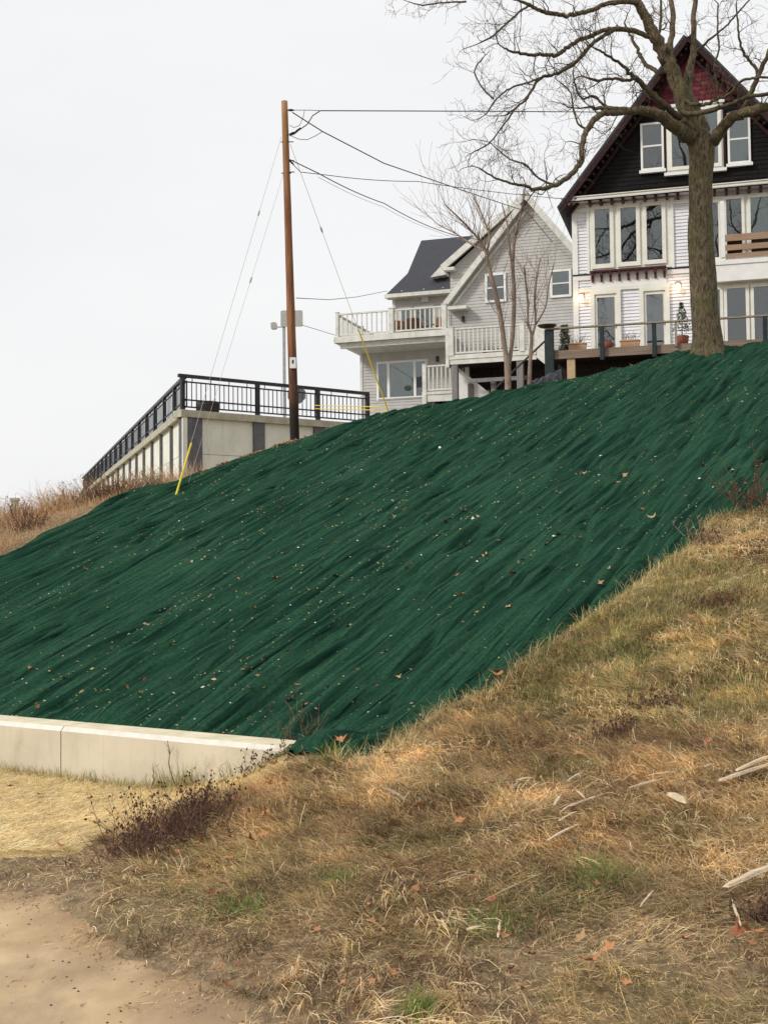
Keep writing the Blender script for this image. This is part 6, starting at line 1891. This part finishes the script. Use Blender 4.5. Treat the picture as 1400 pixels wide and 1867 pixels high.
shrub(470, 1415, 'short dry weeds over the straw ramp by the wall end', 40, .35, .22, MATS['brown_weed'], .4, 9, cat='weed', name='weed_clump', r0=.003)
shrub(1310, 1110, 'reddish brown weeds in the green part of the bank', 70, .4, .2, MATS['rusty_weed'], .2, 10, cat='weed', name='weed_clump', r0=.004)
shrub(1395, 1690, 'dark rotten brush at the lower right border', 60, .16, .14, m_shrub, .2, 11, cat='weed', name='weed_clump', r0=.004)
shrub(210, 880, 'green and brown bush among the tall weeds below the railing', 90, .5, .55, MATS['brown_weed'], .3, 12, cat='bush', name='weed_clump', r0=.009)
for i_, (px, py, lab, nn, R, hh, mm) in enumerate(((55, 965, 'brown weed clump on the far left bank above the blanket edge', 60, .5, .6, 'brown_weed'), (28, 945, 'reddish weed clump beside the stub post at far left', 50, .35, .55, 'rusty_weed'), (128, 925, 'tan weed clump midway along the far left bank', 60, .5, .6, 'tan_weed'), (168, 905, 'dark weed clump below the far end of the railing', 60, .4, .65, 'brown_weed'), (268, 885, 'tan weeds against the panel wall foot', 60, .5, .5, 'tan_weed'))):
    shrub(px, py, lab, nn, R, hh, MATS[mm], .35, 40 + i_, cat='weed', name='weed_clump', r0=.008)
def stalk(px0, py0, px1, py1, label, seed, r=.006, m=None, side=5):
    random.seed(seed)
    q = hit(px0, py0); e = at(px1, py1, q.y) - q
    t = thing('weed_stalk', label, 'weed', q)
    pts = [Vector((0, 0, -.01))]
    n = 7
    for i in range(1, n + 1):
        pts.append(e * (i / n) + Vector((random.gauss(0, .012), random.gauss(0, .012), 0)))
    mb = MB().tube(pts, [r * (1 - .7 * i / n) for i in range(n + 1)], 4)
    for i in range(side):
        k = random.randint(2, n); s2 = Vector((random.uniform(-1, 1), random.uniform(-1, 1), .9)).normalized()
        mb.tube([pts[k], pts[k] + s2 * random.uniform(.04, .11)], [r * .4, r * .2], 3)
    mb.build('stem', m or m_shrub, t)
stalk(318, 1445, 305, 1350, 'tall dark weed stalk rising in front of the low wall', 1, .008)
stalk(300, 1420, 284, 1360, 'slender bent weed stalk left of the tall one before the wall', 2, .003, side=1)
stalk(278, 1450, 278, 1402, 'seedy weed stalk at the left of the dense shrub', 3, .006, side=8)
stalk(662, 1522, 636, 1395, 'thin dark stalk leaning left over the grass below the wall end', 4, .004, side=2)
stalk(548, 1345, 522, 1278, 'brown weed stalk on the blanket foot above the wall end', 5, .008, MATS['brown_weed'], 8)
stalk(553, 1348, 540, 1262, 'taller forked brown weed on the blanket foot', 6, .006, MATS['brown_weed'], 7)
stalk(761, 1505, 760, 1448, 'short straight dark stalk in the middle of the bank', 7, .003, side=0)
stalk(901, 1628, 897, 1545, 'fine dark stalk rising from the lower bank', 8, .003, side=1)
stalk(1092, 1430, 1090, 1365, 'dark stalk standing above the splinter cluster', 9, .003, side=0)
stalk(812, 1625, 806, 1580, 'fine stalk left of the lower bank', 10, .003, side=0)
stalk(1288, 1445, 1287, 1405, 'pale stalk above the pale boards', 11, .003, MATS['tan_weed'], 1)
stalk(1380, 880, 1372, 800, 'tall rusty stalk at the right border of the blanket', 12, .006, MATS['rusty_weed'], 9)

# green blanket scrap lapping over the straw at the wall's end
q = hit(500, 1392)
vs = []; fs = []
A0 = [hit(470, 1388), hit(560, 1368), hit(600, 1385), hit(485, 1402)]
nx, ny = 40, 14
for j in range(ny):
    for i in range(nx):
        a = i / (nx - 1); b_ = j / (ny - 1)
        p0 = A0[0].lerp(A0[1], a); p1 = A0[3].lerp(A0[2], a); p_ = p0.lerp(p1, b_)
        x_, y_ = p_.x + .02 * float(vnoise(a * 9, b_ * 5, 5)), p_.y + .03 * float(vnoise(a * 8, b_ * 5, 6))
        vs.append((x_ - q.x, y_ - q.y, h1(x_, y_) + .055 + .035 * float(fbm(a * 9, b_ * 4, 7, 3)) - q.z))
for j in range(ny - 1):
    for i in range(nx - 1):
        fs.append((j * nx + i, (j + 1) * nx + i, (j + 1) * nx + i + 1, j * nx + i + 1))
o = MB().add(vs, fs).build('netting_scrap', m_blanket, smooth=True); o.location = q
tag(o, 'loose crumpled flap of green netting over the straw at the wall end', 'netting')
